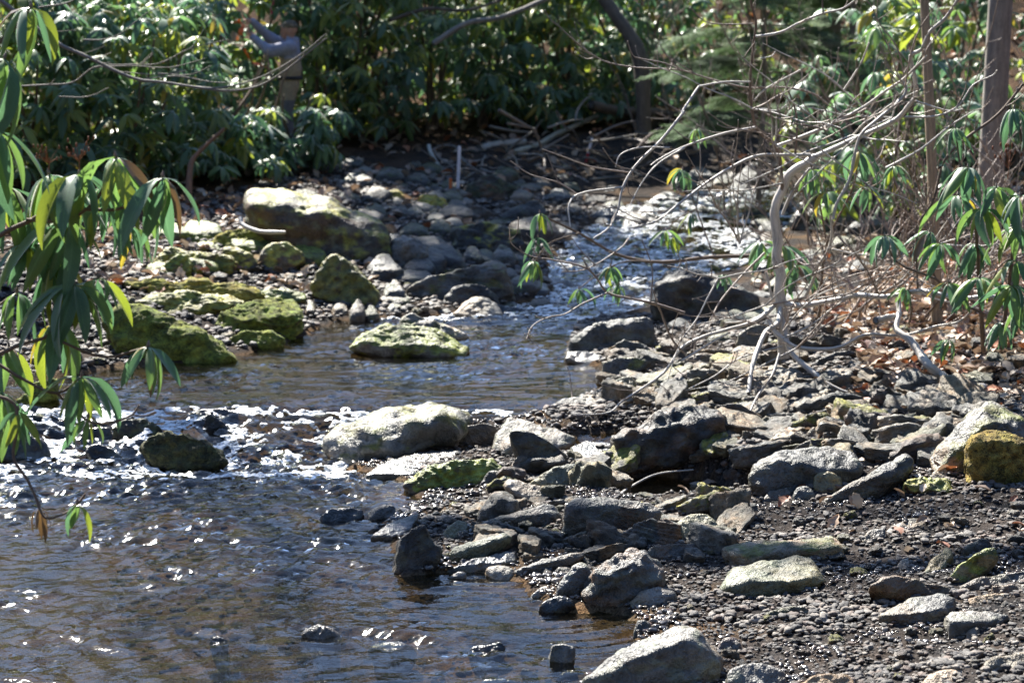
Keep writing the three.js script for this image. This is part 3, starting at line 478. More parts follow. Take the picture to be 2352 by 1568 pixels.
hero('thin white slate lying flat on the far bank', [[580, 646], [613, 634], [664, 637], [642, 649]], { back: 3, tone: 'pale' });
hero('blue-grey pitted rock between the tilted boulder and riffle', [[897, 595], [901, 550], [927, 540], [974, 557], [986, 574], [974, 603], [931, 613]], { back: 0.6, tone: 'grey', fine: 0.012, edge: [[930, 565, 0.1]] });
hero('dark boulder with tan moss beside the hanging leaves', [[1036, 565], [1040, 525], [1075, 512], [1120, 510], [1190, 530], [1215, 565], [1180, 580], [1060, 582]], { back: 0.4, tone: 'slate', moss: 0.2, mossTone: MOSS, lump: 0.03 }, 'boulder');
hero('yellow mossy stone below the white survey stake', [[958, 462], [965, 447], [1000, 446], [1022, 456], [1032, 472], [990, 480]], { back: 0.8, tone: 'brown', moss: 0.7, mossTone: [0.5, 0.42, 0.06] });
hero('yellow mossy stone crossed by a bare stick', [[860, 462], [880, 440], [910, 433], [930, 446], [925, 464]], { back: 0.8, tone: 'brown', moss: 0.65, mossTone: [0.5, 0.42, 0.06] });
hero('long dark stone beyond the yellow mossy stones', [[1025, 480], [1045, 466], [1110, 474], [1138, 492], [1125, 506], [1050, 500]], { back: 0.4, tone: 'brown' });
hero('big sloping slab beside the upper riffle', [[1142, 500], [1175, 477], [1226, 459], [1247, 469], [1259, 489], [1216, 506], [1154, 512]], { back: 0.6, tone: 'slate', edge: [[1180, 488, 0.15]] });
hero('moss edged boulder below the fallen logs', [[1095, 440], [1109, 402], [1134, 400], [1185, 428], [1202, 452], [1154, 456]], { back: 0.4, tone: 'brown', moss: 0.35, mossTone: MOSS_DARK });
hero('rounded dark boulder near the white stake', [[1062, 450], [1075, 420], [1110, 412], [1150, 428], [1160, 450], [1100, 456]], { back: 0.4, tone: 'brown', moss: 0.3, mossTone: MOSS_DARK });
// --- rocks in the cascade
hero('dark green mossy rock in the cascade', [[326, 1030], [336, 1003], [369, 993], [420, 997], [470, 1013], [510, 1030], [516, 1060], [470, 1080], [390, 1078], [335, 1056]], { back: 0.5, tone: 'wet', moss: 0.85, mossTone: MOSS_DARK, lump: 0.025 }, 'boulder');
hero('black rock behind the hanging rhododendron twig', [[181, 992], [195, 973], [252, 970], [258, 1000], [215, 1006]], { back: 0.5, tone: 'wet', wet: true });
hero('moss topped black rock above the dark green mossy rock', [[258, 985], [285, 963], [336, 961], [376, 987], [372, 1003], [269, 1007]], { back: 0.5, tone: 'wet', moss: 0.5, mossTone: MOSS_DARK });
hero('slanted black rock pointing down the cascade', [[195, 1030], [203, 1014], [222, 1008], [242, 1012], [294, 1048], [270, 1055], [205, 1044]], { back: 0.5, tone: 'wet', wet: true });
hero('pointed wet shard standing in the cascade', [[468, 952], [477, 938], [504, 953], [540, 988], [497, 990]], { back: 0.3, tone: 'wet', wet: true });
hero('low rock at the lip of the cascade', [[425, 948], [450, 932], [510, 928], [548, 940], [530, 953]], { back: 0.8, tone: 'wet', wet: true });
hero('green mossy mound above the cascade behind hanging leaves', [[34, 922], [84, 876], [128, 869], [135, 900], [101, 924]], { back: 0.6, tone: 'wet', moss: 0.9, mossTone: MOSS_GREEN });
hero('black boulder in the cascade under scarred drooping leaves', [[-40, 1040], [-20, 990], [60, 980], [105, 1000], [114, 1040], [30, 1055]], { back: 0.5, tone: 'wet', wet: true });
// --- dark rocks in the riffle, alike
for (const [a, b, c, d, o] of [[1242, 432, 1316, 462], [1350, 466, 1520, 508], [1424, 496, 1472, 524], [1300, 592, 1400, 614], [1260, 606, 1345, 625], [1541, 568, 1592, 592], [1655, 528, 1700, 556], [1690, 524, 1752, 560], [1705, 470, 1768, 496], [1592, 465, 1636, 490], [1815, 452, 1895, 530],
  [1470, 520, 1520, 540], [1590, 545, 1640, 562], [1620, 590, 1700, 612], [1390, 655, 1440, 672], [1495, 440, 1570, 464], [1640, 430, 1720, 452], [1270, 520, 1330, 540], [1210, 645, 1265, 685], [1730, 590, 1800, 625]])
  stone(a, b, c, d, { tone: 'wet', wet: true, lump: 0.02, flat: 0.5 }, 'dark wet rock breaking the white water of the riffle', 'rocks in the riffle', 'riffle_rock');
for (const [a, b, c, d] of [[1125, 560, 1190, 612], [1060, 565, 1110, 610], [970, 540, 1030, 582], [1020, 570, 1065, 610], [840, 580, 915, 640], [890, 690, 925, 716], [760, 690, 800, 726], [800, 686, 840, 742], [830, 700, 872, 738], [985, 500, 1040, 545], [930, 470, 975, 500], [1130, 575, 1165, 600], [700, 690, 725, 730],
  [1000, 700, 1040, 722], [880, 640, 930, 690], [1150, 690, 1195, 712], [960, 590, 1000, 612], [900, 470, 940, 498], [850, 470, 890, 500], [1060, 475, 1100, 500], [1010, 412, 1050, 440], [900, 425, 940, 445], [780, 395, 860, 430], [860, 380, 930, 420], [930, 395, 990, 428]])
  stone(a, b, c, d, { tone: ['slate', 'dark', 'brown', 'slate'][(a * 7 + b) % 4], moss: (a + b) % 3 ? 0.1 : 0.4, mossTone: MOSS_DARK, lump: 0.015 }, 'dark grey stone heaped on the shaded far bank', 'stones of the shaded far bank', 'bank_stone');
{
  const r = rng(5150);                                        // heaps of dark stones under the bushes and by the upper stream
  const heap = (n, [x0, y0, x1, y1], w0, w1, label, group, name, tones) => { for (let k = 0; k < n; k++) { const cx = x0 + (x1 - x0) * r(), cy = y0 + (y1 - y0) * r(), w = w0 + (w1 - w0) * r() * r(), h = w * (0.3 + 0.3 * r()); stone(cx - w / 2, cy - h, cx + w / 2, cy, { tone: tones[Math.floor(r() * tones.length)], lean: (r() - 0.5) * 1.2, moss: name === 'mossy_stone' ? 0.55 : r() < 0.3 ? 0.35 : 0, mossTone: name === 'mossy_stone' ? MOSS_GREEN : MOSS_DARK, detail: 8, flat: 0.6 }, label, group, name); } };
  heap(46, [690, 380, 1300, 470], 25, 95, 'dark grey stone heaped on the shaded far bank', 'stones of the shaded far bank', 'bank_stone', ['dark', 'slate', 'brown', 'grey']);
  heap(62, [700, 470, 1240, 720], 45, 150, 'dark grey stone heaped on the shaded far bank', 'stones of the shaded far bank', 'bank_stone', ['dark', 'slate', 'brown', 'dark']);
  heap(18, [300, 540, 720, 640], 40, 130, 'moss tinged brown stone packed on the far bank', 'mossy stones of the far bank', 'mossy_stone', ['brown', 'slate', 'brown']);
  heap(48, [1740, 470, 2050, 700], 30, 120, 'dark stone piled on the bank above the riffle', 'stones above the riffle', 'riffle_bank_stone', ['dark', 'slate', 'brown']);
  heap(14, [1560, 400, 1800, 440], 40, 110, 'dark stone piled on the bank above the riffle', 'stones above the riffle', 'riffle_bank_stone', ['dark', 'slate', 'brown']);
  heap(16, [1280, 440, 1500, 560], 30, 80, 'dark wet rock breaking the white water of the riffle', 'rocks in the riffle', 'riffle_rock', ['wet', 'dark']);
  heap(20, [1530, 720, 1800, 830], 35, 110, 'brown or grey slab piled at the head of the bar', 'slabs at the head of the bar', 'bar_stone', ['brown', 'slate', 'tan', 'grey', 'olive']);
}
// ---------------------------------------------------------------- cobbles one by one, then gravel
const inPool = (x, d) => POOLS.some((p) => Math.hypot((x - p.x) / p.rx, (d - p.d) / p.rd) < 1.05);
function clear(x, d, r, pad = 0.6) { return !inPool(x, d) && !heroes.some((h) => Math.hypot((x - h.x) / (h.rx * 0.8 + r * pad), (d - h.d) / (h.rd * 0.8 + r * pad)) < 1); }
function looseStone(seed, sx, sy, sz, opts) {
  const r = rng(seed * 991 + 3), pts = [];
  for (let k = 0; k < 16; k++) { const a = r() * 6.283, z = r() * 2 - 1, q = Math.sqrt(1 - z * z), e = 0.75 + 0.25 * r(); pts.push(V3(Math.cos(a) * q * sx * e, Math.sign(z) * Math.pow(Math.abs(z), 0.45) * sy * e, Math.sin(a) * q * sz * e)); }
  const { geometry, half } = rockGeometry(pts, { detail: 5, round: 10, lump: 0.006, fine: 0.003, lichen: 0.2, ...opts, seed });
  return geometry;
}
function flatStone(seed, opts) {                              // a broken slab: a few corners in plan, thin, edges crisp
  const r = rng(seed * 577 + 1), pts = [], n = 5 + Math.floor(r() * 3), t = 0.09 + 0.09 * r(), tilt = (r() - 0.5) * 0.2;
  for (let k = 0; k < n; k++) { const a = (k + 0.5 * (r() - 0.5)) / n * 6.283, q = 0.75 + 0.25 * r(), x = Math.cos(a) * 0.52 * q, z = Math.sin(a) * 0.34 * q; pts.push(V3(x, t + tilt * x, z), V3(x * (0.86 + 0.1 * r()), -t, z * (0.86 + 0.1 * r()))); }
  return rockGeometry(pts, { detail: 7, round: 40, lump: 0.02, fine: 0.02, chips: 4, lichen: 0.3, ...opts, seed }).geometry;
}
const COBBLE_TONES = ['slate', 'grey', 'brown', 'tan', 'mauve', 'dark', 'olive', 'slate', 'grey', 'pale'];
const cobbleShapes = [];
for (let k = 0; k < 30; k++) { const r = rng(k + 900); cobbleShapes.push(looseStone(k + 300, 0.5 + 0.1 * r(), 0.17 + 0.14 * r(), 0.3 + 0.16 * r(), { tone: COBBLE_TONES[k % 10], fine: 0.02, lump: 0.05, moss: k % 7 === 3 ? 0.3 : 0, mossTone: MOSS })); }
const slabShapes = [];
for (let k = 0; k < 30; k++) slabShapes.push(flatStone(k + 60, { tone: ['pale', 'grey', 'tan', 'pale', 'slate', 'tan', 'olive', 'grey', 'pale', 'tan'][k % 10], moss: k % 9 === 4 ? 0.3 : 0, mossTone: MOSS }));
// [picture polygon as box, how many, size range in metres, name, label, group]
const COBBLES = [
  [[1560, 890, 2250, 1060], 150, 0.14, 0.4, 'flat_cobble', 'flat grey-brown cobble among the slabs on the upper bar', 'cobbles of the upper bar', 'dry'],
  [[1390, 810, 1850, 930], 70, 0.14, 0.42, 'flat_cobble', 'flat grey-brown cobble among the slabs on the upper bar', 'cobbles of the upper bar', 'dry'],
  [[1100, 1050, 1700, 1290], 60, 0.1, 0.3, 'flat_cobble', 'flat grey-brown cobble among the slabs on the upper bar', 'cobbles of the upper bar', 'dry'],
  [[1800, 760, 2352, 930], 40, 0.1, 0.22, 'litter_cobble', 'grey cobble half hidden in dry leaf litter', 'cobbles in the leaf litter', 'dry'],
  [[1560, 1160, 2352, 1330], 34, 0.05, 0.12, 'gravel_cobble', 'small flat cobble lying on the dark gravel', 'cobbles on the gravel', 'dry'],
  [[1500, 1380, 2352, 1568], 26, 0.05, 0.1, 'gravel_cobble', 'small flat cobble lying on the dark gravel', 'cobbles on the gravel', 'dry'],
  [[930, 1130, 1290, 1215], 26, 0.05, 0.11, 'spit_cobble', 'rounded mauve or grey cobble on the wet gravel spit', 'cobbles of the spit', 'wet'],
  [[1000, 1210, 1350, 1330], 22, 0.05, 0.11, 'spit_cobble', 'rounded mauve or grey cobble on the wet gravel spit', 'cobbles of the spit', 'wet'],
  [[1240, 1440, 1450, 1568], 12, 0.04, 0.09, 'spit_cobble', 'rounded mauve or grey cobble on the wet gravel spit', 'cobbles of the spit', 'wet'],
  [[0, 620, 720, 800], 55, 0.08, 0.2, 'bank_cobble', 'small grey cobble on the stony far bank', 'cobbles of the far bank', 'dry'],
  [[700, 470, 1240, 720], 30, 0.1, 0.3, 'bank_cobble', 'small grey cobble on the stony far bank', 'cobbles of the far bank', 'dry'],
  [[0, 780, 280, 860], 12, 0.1, 0.2, 'bank_cobble', 'small grey cobble on the stony far bank', 'cobbles of the far bank', 'dry'],
];
{
  const r = rng(4242); let k = 0;
  for (const [[x0, y0, x1, y1], n, s0, s1, name, label, group, how] of COBBLES) for (let i = 0, tries = 0; i < n && tries < n * 12; tries++) {
    const p = hit(x0 + (x1 - x0) * r(), y0 + (y1 - y0) * r()), d = -p.z, size = s0 + (s1 - s0) * Math.pow(r(), 1.6), s = toShore(p.x, d);
    const slabby = name === 'flat_cobble' || name === 'litter_cobble';
    if (s < 0.02 || !clear(p.x, d, size * 0.5, slabby ? 0.15 : 0.6)) continue;
    const m = add(name, (slabby && k % 4 ? slabShapes : cobbleShapes)[k++ % 30], how === 'wet' && r() < 0.6 ? wetRockMaterial : rockMaterial);
    m.position.set(p.x, ground(p.x, d) + size * 0.1, p.z);
    const wild = slabby ? 0.75 : 0.35;
    m.rotation.set((r() - 0.5) * wild, (r() - 0.5) * 2.4, (r() - 0.5) * wild);
    m.scale.set(size, size * (slabby ? 0.8 + 1.1 * r() * r() : 0.7 + 0.5 * r()), size * (0.8 + 0.5 * r()));
    heroes.push({ x: p.x, d, rx: size * (slabby ? 0.3 : 0.5), rd: size * (slabby ? 0.2 : 0.4) });
    tag(m, label, 'stone', group);
    i++;
  }
}
const pebbleMaterial = std({ name: 'pebble', roughness: 0.68, map: gravelTile(rockMap, 6), bumpMap: gravelTile(rockBump, 6), bumpScale: 0.002 });
const wetPebbleMaterial = std({ name: 'wet_pebble', roughness: 0.22, map: gravelTile(rockMap, 6) });
const pebbleShapes = [];
for (let k = 0; k < 5; k++) { const g = looseStone(k + 700, 0.55, 0.26, 0.42, { detail: 2, lump: 0.05, fine: 0 }); g.deleteAttribute('color'); pebbleShapes.push(g); }
const PEBBLE_TONES = [[0.16, 0.145, 0.13], [0.25, 0.205, 0.165], [0.095, 0.085, 0.08], [0.3, 0.26, 0.215], [0.2, 0.14, 0.11], [0.12, 0.11, 0.105], [0.38, 0.335, 0.285], [0.075, 0.068, 0.066]];
function pebbles(name, label, list, material) {
  pebbleShapes.forEach((g, k) => {
    const mine = list.filter((_, i) => i % 5 === k);
    if (mine.length < 9) return;
    const m = shade(new THREE.InstancedMesh(g, material, mine.length)), o = new THREE.Object3D();
    m.name = numbered(name);
    mine.forEach(([x, y, z, s, rx, ry, rz, c], i) => { o.position.set(x, y, z); o.scale.set(s, s * (0.7 + 0.5 * ((i * 7) % 10) / 10), s); o.rotation.set(rx, ry, rz); o.updateMatrix(); m.setMatrixAt(i, o.matrix); m.setColorAt(i, c); });
    scene.add(tag(m, label, 'gravel', null, 'stuff'));
  });
}
{
  const r = rng(77), dry = [], wet = [], bed = [], far = [];
  const make = (list, x, d, s, sink) => { const t = PEBBLE_TONES[Math.floor(r() * 8)], v = 0.58 + 0.5 * r(); list.push([x, ground(x, d) + s * sink, -d, s, (r() - 0.5) * 0.7, r() * 6.28, (r() - 0.5) * 0.7, C(t[0] * v, t[1] * v, t[2] * v)]); };
  for (let i = 0; i < 62000; i++) {                           // the bar
    const d = 7.3 + 5.4 * Math.pow(r(), 1.2), x = -1 + 4.6 * r(), s = toShore(x, d);
    if (s < 0.01 || s > 3.2 || inPool(x, d) || Math.abs(x) > d * 0.235 || x < -0.9) continue;
    const band = fbm2(x * 1.1 + 3, d * 1.6, 3), size = (0.012 + 0.03 * Math.pow(r(), 2.2)) * (1 + 0.9 * clamp(band * 2));
    make(s < 0.16 || band < -0.28 ? wet : dry, x, d, size, 0.16);
  }
  for (let i = 0; i < 26000; i++) {                           // the upper bar
    const d = 11 + 5 * r(), x = 0.2 + 4 * r(), s = toShore(x, d);
    if (s < 0.01 || s > 4 || inPool(x, d) || Math.abs(x) > d * 0.235) continue;
    make(dry, x, d, 0.018 + 0.06 * Math.pow(r(), 2.5), 0.15);
  }
  for (let i = 0; i < 22000; i++) {                           // far bank
    const d = 12.5 + 10 * r(), x = -5 + 6 * r(), s = toShore(x, d);
    if (s < 0.02 || s > 3 || Math.abs(x) > d * 0.235 || x > d * 0.05) continue;
    make(far, x, d, 0.03 + 0.08 * Math.pow(r(), 2), 0.15);
  }
  for (let i = 0; i < 12000; i++) {                           // under the water
    const d = 7.3 + 9 * Math.pow(r(), 1.3), x = -3.5 + 5.5 * r(), s = toShore(x, d);
    if (s > 0 || s < -1.2 || Math.abs(x) > d * 0.235) continue;
    const list = bed, t = r(), v = 0.6 + 0.6 * r(), size = Math.min(0.02 + 0.06 * Math.pow(r(), 2), 1.2 * (level(d, x) - ground(x, d)) + 0.004);
    list.push([x, ground(x, d) + size * 0.05, -d, size, (r() - 0.5) * 0.4, r() * 6.28, (r() - 0.5) * 0.4, t < 0.5 ? C(0.16 * v, 0.1 * v, 0.05 * v) : C(0.1 * v, 0.08 * v, 0.05 * v)]);
  }
  pebbles('gravel', 'loose dark gravel covering the bar beside the stream', dry, pebbleMaterial);
  pebbles('wet_gravel', 'wet glistening gravel along the water edge', wet, wetPebbleMaterial);
  pebbles('bank_gravel', 'loose pebbles scattered over the far bank', far, pebbleMaterial);
  pebbles('bed_gravel', 'brown pebbles lying under the water', bed, phys({ name: 'bed_pebble', roughness: 1, specularIntensity: 0.08, map: gravelTile(rockMap, 6) }));
}
// white water: beads and streaks of froth thrown up in the steps of the riffle
{
  const r = rng(31), g = new THREE.IcosahedronGeometry(1, 1), list = [];
  const froth = phys({ name: 'froth', color: C(0.85, 0.87, 0.88), roughness: 0.25, transmission: 0.25, thickness: 0, ior: 1.33 });
  for (let i = 0; i < 900000 && list.length < 90000; i++) {
    const far = r() < 0.7, d = far ? 16 + 8 * r() : 11.5 + 1.25 * r(), x = far ? -1 + 7 * r() : -3 + 3 * r();
    if (Math.abs(x - (far ? 0.6 : 0)) > d * 0.235 || toShore(x, d) > -0.03) continue;
    const k = far ? fbm2(x * 1.6 + 4, d * 2.2, 3) : fbm2(x * 2.2 - 7, d * 2.6, 3) + 0.05, e = rip(x * 4.2, d * 5.3);
    if (e < 0.05 || r() * r() > (k + 0.12 * (e - 0.5) + 0.12 * n2(x * 14, d * 18) - (far ? 0 : 0.06)) * 3) continue;
    list.push([x, level(d, x) + waves(x, d) + 0.002, -d, (0.0018 + 0.0055 * Math.pow(r(), 2.5)) * (far ? 1.5 : 1)]);
  }
  const m = shade(new THREE.InstancedMesh(g, froth, list.length)), o = new THREE.Object3D();
  list.forEach(([x, y, z, s], i) => { o.position.set(x, y, z); o.scale.set(s * (1 + r()), s * 0.55, s * (1 + r())); o.rotation.y = r() * 3; o.updateMatrix(); m.setMatrixAt(i, o.matrix); });
  m.name = 'white_water';
  scene.add(tag(m, 'white froth tumbling over the stones of the riffle', 'water', null, 'stuff'));
}
// ---------------------------------------------------------------- tubes, twigs and leaves
function tube(points, r0, r1, sides = 6, seg = 3, wob = 0) {   // a tapering limb along a curve
  const curve = new THREE.CatmullRomCurve3(points, false, 'centripetal'), n = Math.max(2, (points.length - 1) * seg), P = curve.getPoints(n);
  const pos = [], nor = [], uv = [], idx = [], t = V3(), a = V3(), b = V3(), up = V3(0.13, 0.93, 0.34).normalize(); let run = 0;
  for (let i = 0; i <= n; i++) {
    t.copy(P[Math.min(n, i + 1)]).sub(P[Math.max(0, i - 1)]).normalize();
    if (i) run += P[i].distanceTo(P[i - 1]);
    a.crossVectors(t, Math.abs(t.dot(up)) > 0.95 ? V3(1, 0, 0) : up).normalize(); b.crossVectors(a, t).normalize();
    const rad = lerp(r0, r1, i / n) * (1 + wob * n2(run * 30, points[0].x * 9 + points[0].y * 5));
    for (let k = 0; k <= sides; k++) { const q = k / sides * 6.28318, c = Math.cos(q), s = Math.sin(q); nor.push(a.x * c + b.x * s, a.y * c + b.y * s, a.z * c + b.z * s); pos.push(P[i].x + nor[nor.length - 3] * rad, P[i].y + nor[nor.length - 2] * rad, P[i].z + nor[nor.length - 1] * rad); uv.push(k / sides, run * 2); }
  }
  for (let i = 0; i < n; i++) for (let k = 0; k < sides; k++) { const q = i * (sides + 1) + k; idx.push(q, q + sides + 2, q + 1, q, q + sides + 1, q + sides + 2); }
  const e = pos.length / 3; for (const [ring, p] of [[0, P[0]], [n, P[n]]]) { pos.push(p.x, p.y, p.z); nor.push(0, 1, 0); uv.push(0.5, 0); for (let k = 0; k < sides; k++) { const q = ring * (sides + 1) + k; ring ? idx.push(q + 1, q, e + 1) : idx.push(q, q + 1, e); } }
  const g = new THREE.BufferGeometry();
  g.setAttribute('position', new THREE.Float32BufferAttribute(pos, 3)); g.setAttribute('normal', new THREE.Float32BufferAttribute(nor, 3)); g.setAttribute('uv', new THREE.Float32BufferAttribute(uv, 2)); g.setIndex(idx);
  return g;
}
const bark = (name, r, g, b, rough = 0.8) => std({ name, color: C(r, g, b), map: gravelTile(barkMap, 1), bumpMap: gravelTile(barkMap, 1), bumpScale: 0.003, roughness: rough });
const SILVER = bark('silver_bark', 0.72, 0.67, 0.6, 0.5), TWIG = bark('twig_bark', 0.42, 0.33, 0.27, 0.55), BROWN = bark('brown_bark', 0.26, 0.19, 0.14), GREYBARK = bark('grey_bark', 0.32, 0.29, 0.25), DARKBARK = bark('dark_bark', 0.16, 0.13, 0.1), TANBARK = bark('tan_bark', 0.5, 0.38, 0.25);
// a leathery blade: folded along its midrib, narrow stalk, pointed tip, hanging from its base
const veinMap = texture(128, (x, y) => { const u = x / 128, v = Math.abs(y / 64 - 0.5) * 2, rib = Math.exp(-((v / 0.07) ** 2)), side = Math.pow(0.5 + 0.5 * Math.cos((u * 16 - v * 2.2) * 6.283), 10) * 0.18; const k = 0.72 + 0.28 * rib + side * (1 - v) + 0.14 * (fB[((y * 5) % S) * S + (x * 3) % S] - 0.5); return [k + 0.1 * rib, k, k * 0.92]; }, false, 64);
function leafShape(bend, fold, width, curl, nu = 9) {
  const pos = [], uv = [], idx = [], halves = [-1, -0.55, 0, 0.55, 1]; let x = 0, y = 0, ang = 0.35;
  for (let i = 0; i <= nu; i++) {
    const t = i / nu, stalk = 0.1, s = clamp((t - stalk) / (1 - stalk));
    const w = t < stalk ? 0.012 : Math.max(0.004, width * Math.pow(Math.sin(Math.PI * Math.pow(s, 0.85)), 0.75) * (s > 0.97 ? 0.4 : 1));
    if (i) { x += Math.cos(ang) / nu; y += Math.sin(ang) / nu; ang -= bend / nu * (t < 0.3 ? 2.2 : 0.5); }
    for (const h of halves) { const f = fold * Math.abs(h) * w - curl * h * h * w; pos.push(x - Math.sin(ang) * f, y + Math.cos(ang) * f, h * w); uv.push(t, 0.5 + 0.5 * h); }
  }
  for (let i = 0; i < nu; i++) for (let k = 0; k < 4; k++) { const a = i * 5 + k; idx.push(a, a + 1, a + 6, a, a + 6, a + 5); }
  const g = new THREE.BufferGeometry();
  g.setAttribute('position', new THREE.Float32BufferAttribute(pos, 3)); g.setAttribute('uv', new THREE.Float32BufferAttribute(uv, 2)); g.setIndex(idx); g.computeVertexNormals();
  return g;
}
const LEAVES = [leafShape(1.5, 0.25, 0.1, 0), leafShape(1.7, -0.15, 0.088, 0.35), leafShape(1.2, 0.4, 0.105, 0), leafShape(1.95, 0.1, 0.085, 0.6), leafShape(1.4, -0.5, 0.095, 0.1), leafShape(1.6, 0.8, 0.1, -0.2)];
const FAR_LEAVES = [leafShape(1.5, 0.3, 0.135, 0, 5), leafShape(1.75, -0.1, 0.12, 0.4, 5), leafShape(1.3, 0.15, 0.14, 0.2, 5)];
const leafMaterial = (name, r, g, b, through = 0.55, coat = 1, coatRough = 0.34) => phys({ name, color: C(r, g, b), map: veinMap, roughness: 0.95, transmission: through, thickness: 0, ior: 1.45, clearcoat: coat, clearcoatRoughness: coatRough, side: THREE.DoubleSide });
const GREEN = [leafMaterial('rhododendron_leaf', 0.18, 0.32, 0.08), leafMaterial('rhododendron_leaf_dark', 0.11, 0.24, 0.12), leafMaterial('rhododendron_leaf_olive', 0.3, 0.38, 0.04)];
const YELLOW = leafMaterial('yellowing_leaf', 0.5, 0.4, 0.05), SCARRED = leafMaterial('scarred_leaf', 0.2, 0.12, 0.05, 0.3);
const farLeafMaterial = leafMaterial('rhododendron_foliage', 1, 1, 1, 0.55, 1, 0.36);
const TINTS = [[0.17, 0.32, 0.12], [0.13, 0.26, 0.14], [0.36, 0.44, 0.06], [0.11, 0.23, 0.13]];
// the matrices of one whorl of drooping leaves
function whorl(centre, axis, n, length, droop, r, list, vary = 0.8) {
  const q0 = new THREE.Quaternion().setFromUnitVectors(V3(0, 1, 0), axis.clone().normalize()), o = new THREE.Object3D();
  for (let k = 0, a0 = r() * 6.28; k < n; k++) {
    const a = a0 + (k + 0.35 * (r() - 0.5)) / n * 6.283, dr = droop + (r() - 0.5) * vary, s = length * (0.55 + 0.6 * r());
    const q = new THREE.Quaternion().setFromEuler(new THREE.Euler(0, a, -dr * 0.75 + 0.05, 'YXZ'));
    q.multiply(new THREE.Quaternion().setFromEuler(new THREE.Euler((r() - 0.5) * 1.1, (r() - 0.5) * 0.3, 0)));
    o.quaternion.copy(q0).multiply(q); o.position.copy(centre); o.scale.setScalar(s); o.updateMatrix();
    list.push(o.matrix.clone());
  }
}
function setMatrix(m, M, base) { M.decompose(m.position, m.quaternion, m.scale); m.position.sub(base); return m; }
// ---------------------------------------------------------------- rhododendrons close by, leaf by leaf
const path = (list, d0, d1) => list.map(([x, y], i) => at(x, y, lerp(d0, d1, i / Math.max(1, list.length - 1))));
function budAndStalks(g, p, axis, size, base) {
  const bud = new THREE.LatheGeometry([[0.001, 0], [0.22, 0.15], [0.26, 0.4], [0.14, 0.8], [0.001, 1.1]].map(([x, y]) => new THREE.Vector2(x * size, y * size)), 7);
  const m = add('bud', bud, TWIG, g);
  m.position.copy(p).sub(base); m.quaternion.setFromUnitVectors(V3(0, 1, 0), axis);
}
function leafyShrub(name, label, group, root, limbs, whorls, length, seed, vary = 0.7) {
  const r = rng(seed), base = root.clone(), g = thing(name, base, label, 'shrub', group);
  for (const [pts, d0, d1, a, b] of limbs) add('branch', tube(path(pts, d0, d1).map((p) => p.sub(base)), a, b, 7, 4, 0.12), BROWN, g);
  for (const [px, py, dd, n, len = 1, droop = 0.75, tilt = 0, how] of whorls) {
    const p = at(px, py, dd), axis = V3(Math.sin(tilt) + (r() - 0.5) * 0.3, 1, (r() - 0.5) * 0.3).normalize(), list = [];
    whorl(p, axis, n + 2, length * len, droop, r, list, vary);
    list.forEach((M) => { const pick = r(), mat = how === 'scarred' ? SCARRED : pick < 0.015 ? YELLOW : pick < 0.04 ? SCARRED : GREEN[pick < 0.35 ? 0 : pick < 0.9 ? 1 : 2]; setMatrix(add('leaf', LEAVES[Math.floor(r() * 6)], mat, g), M, base); });
    budAndStalks(g, p, axis, 0.022, base);
  }
  return g;
}
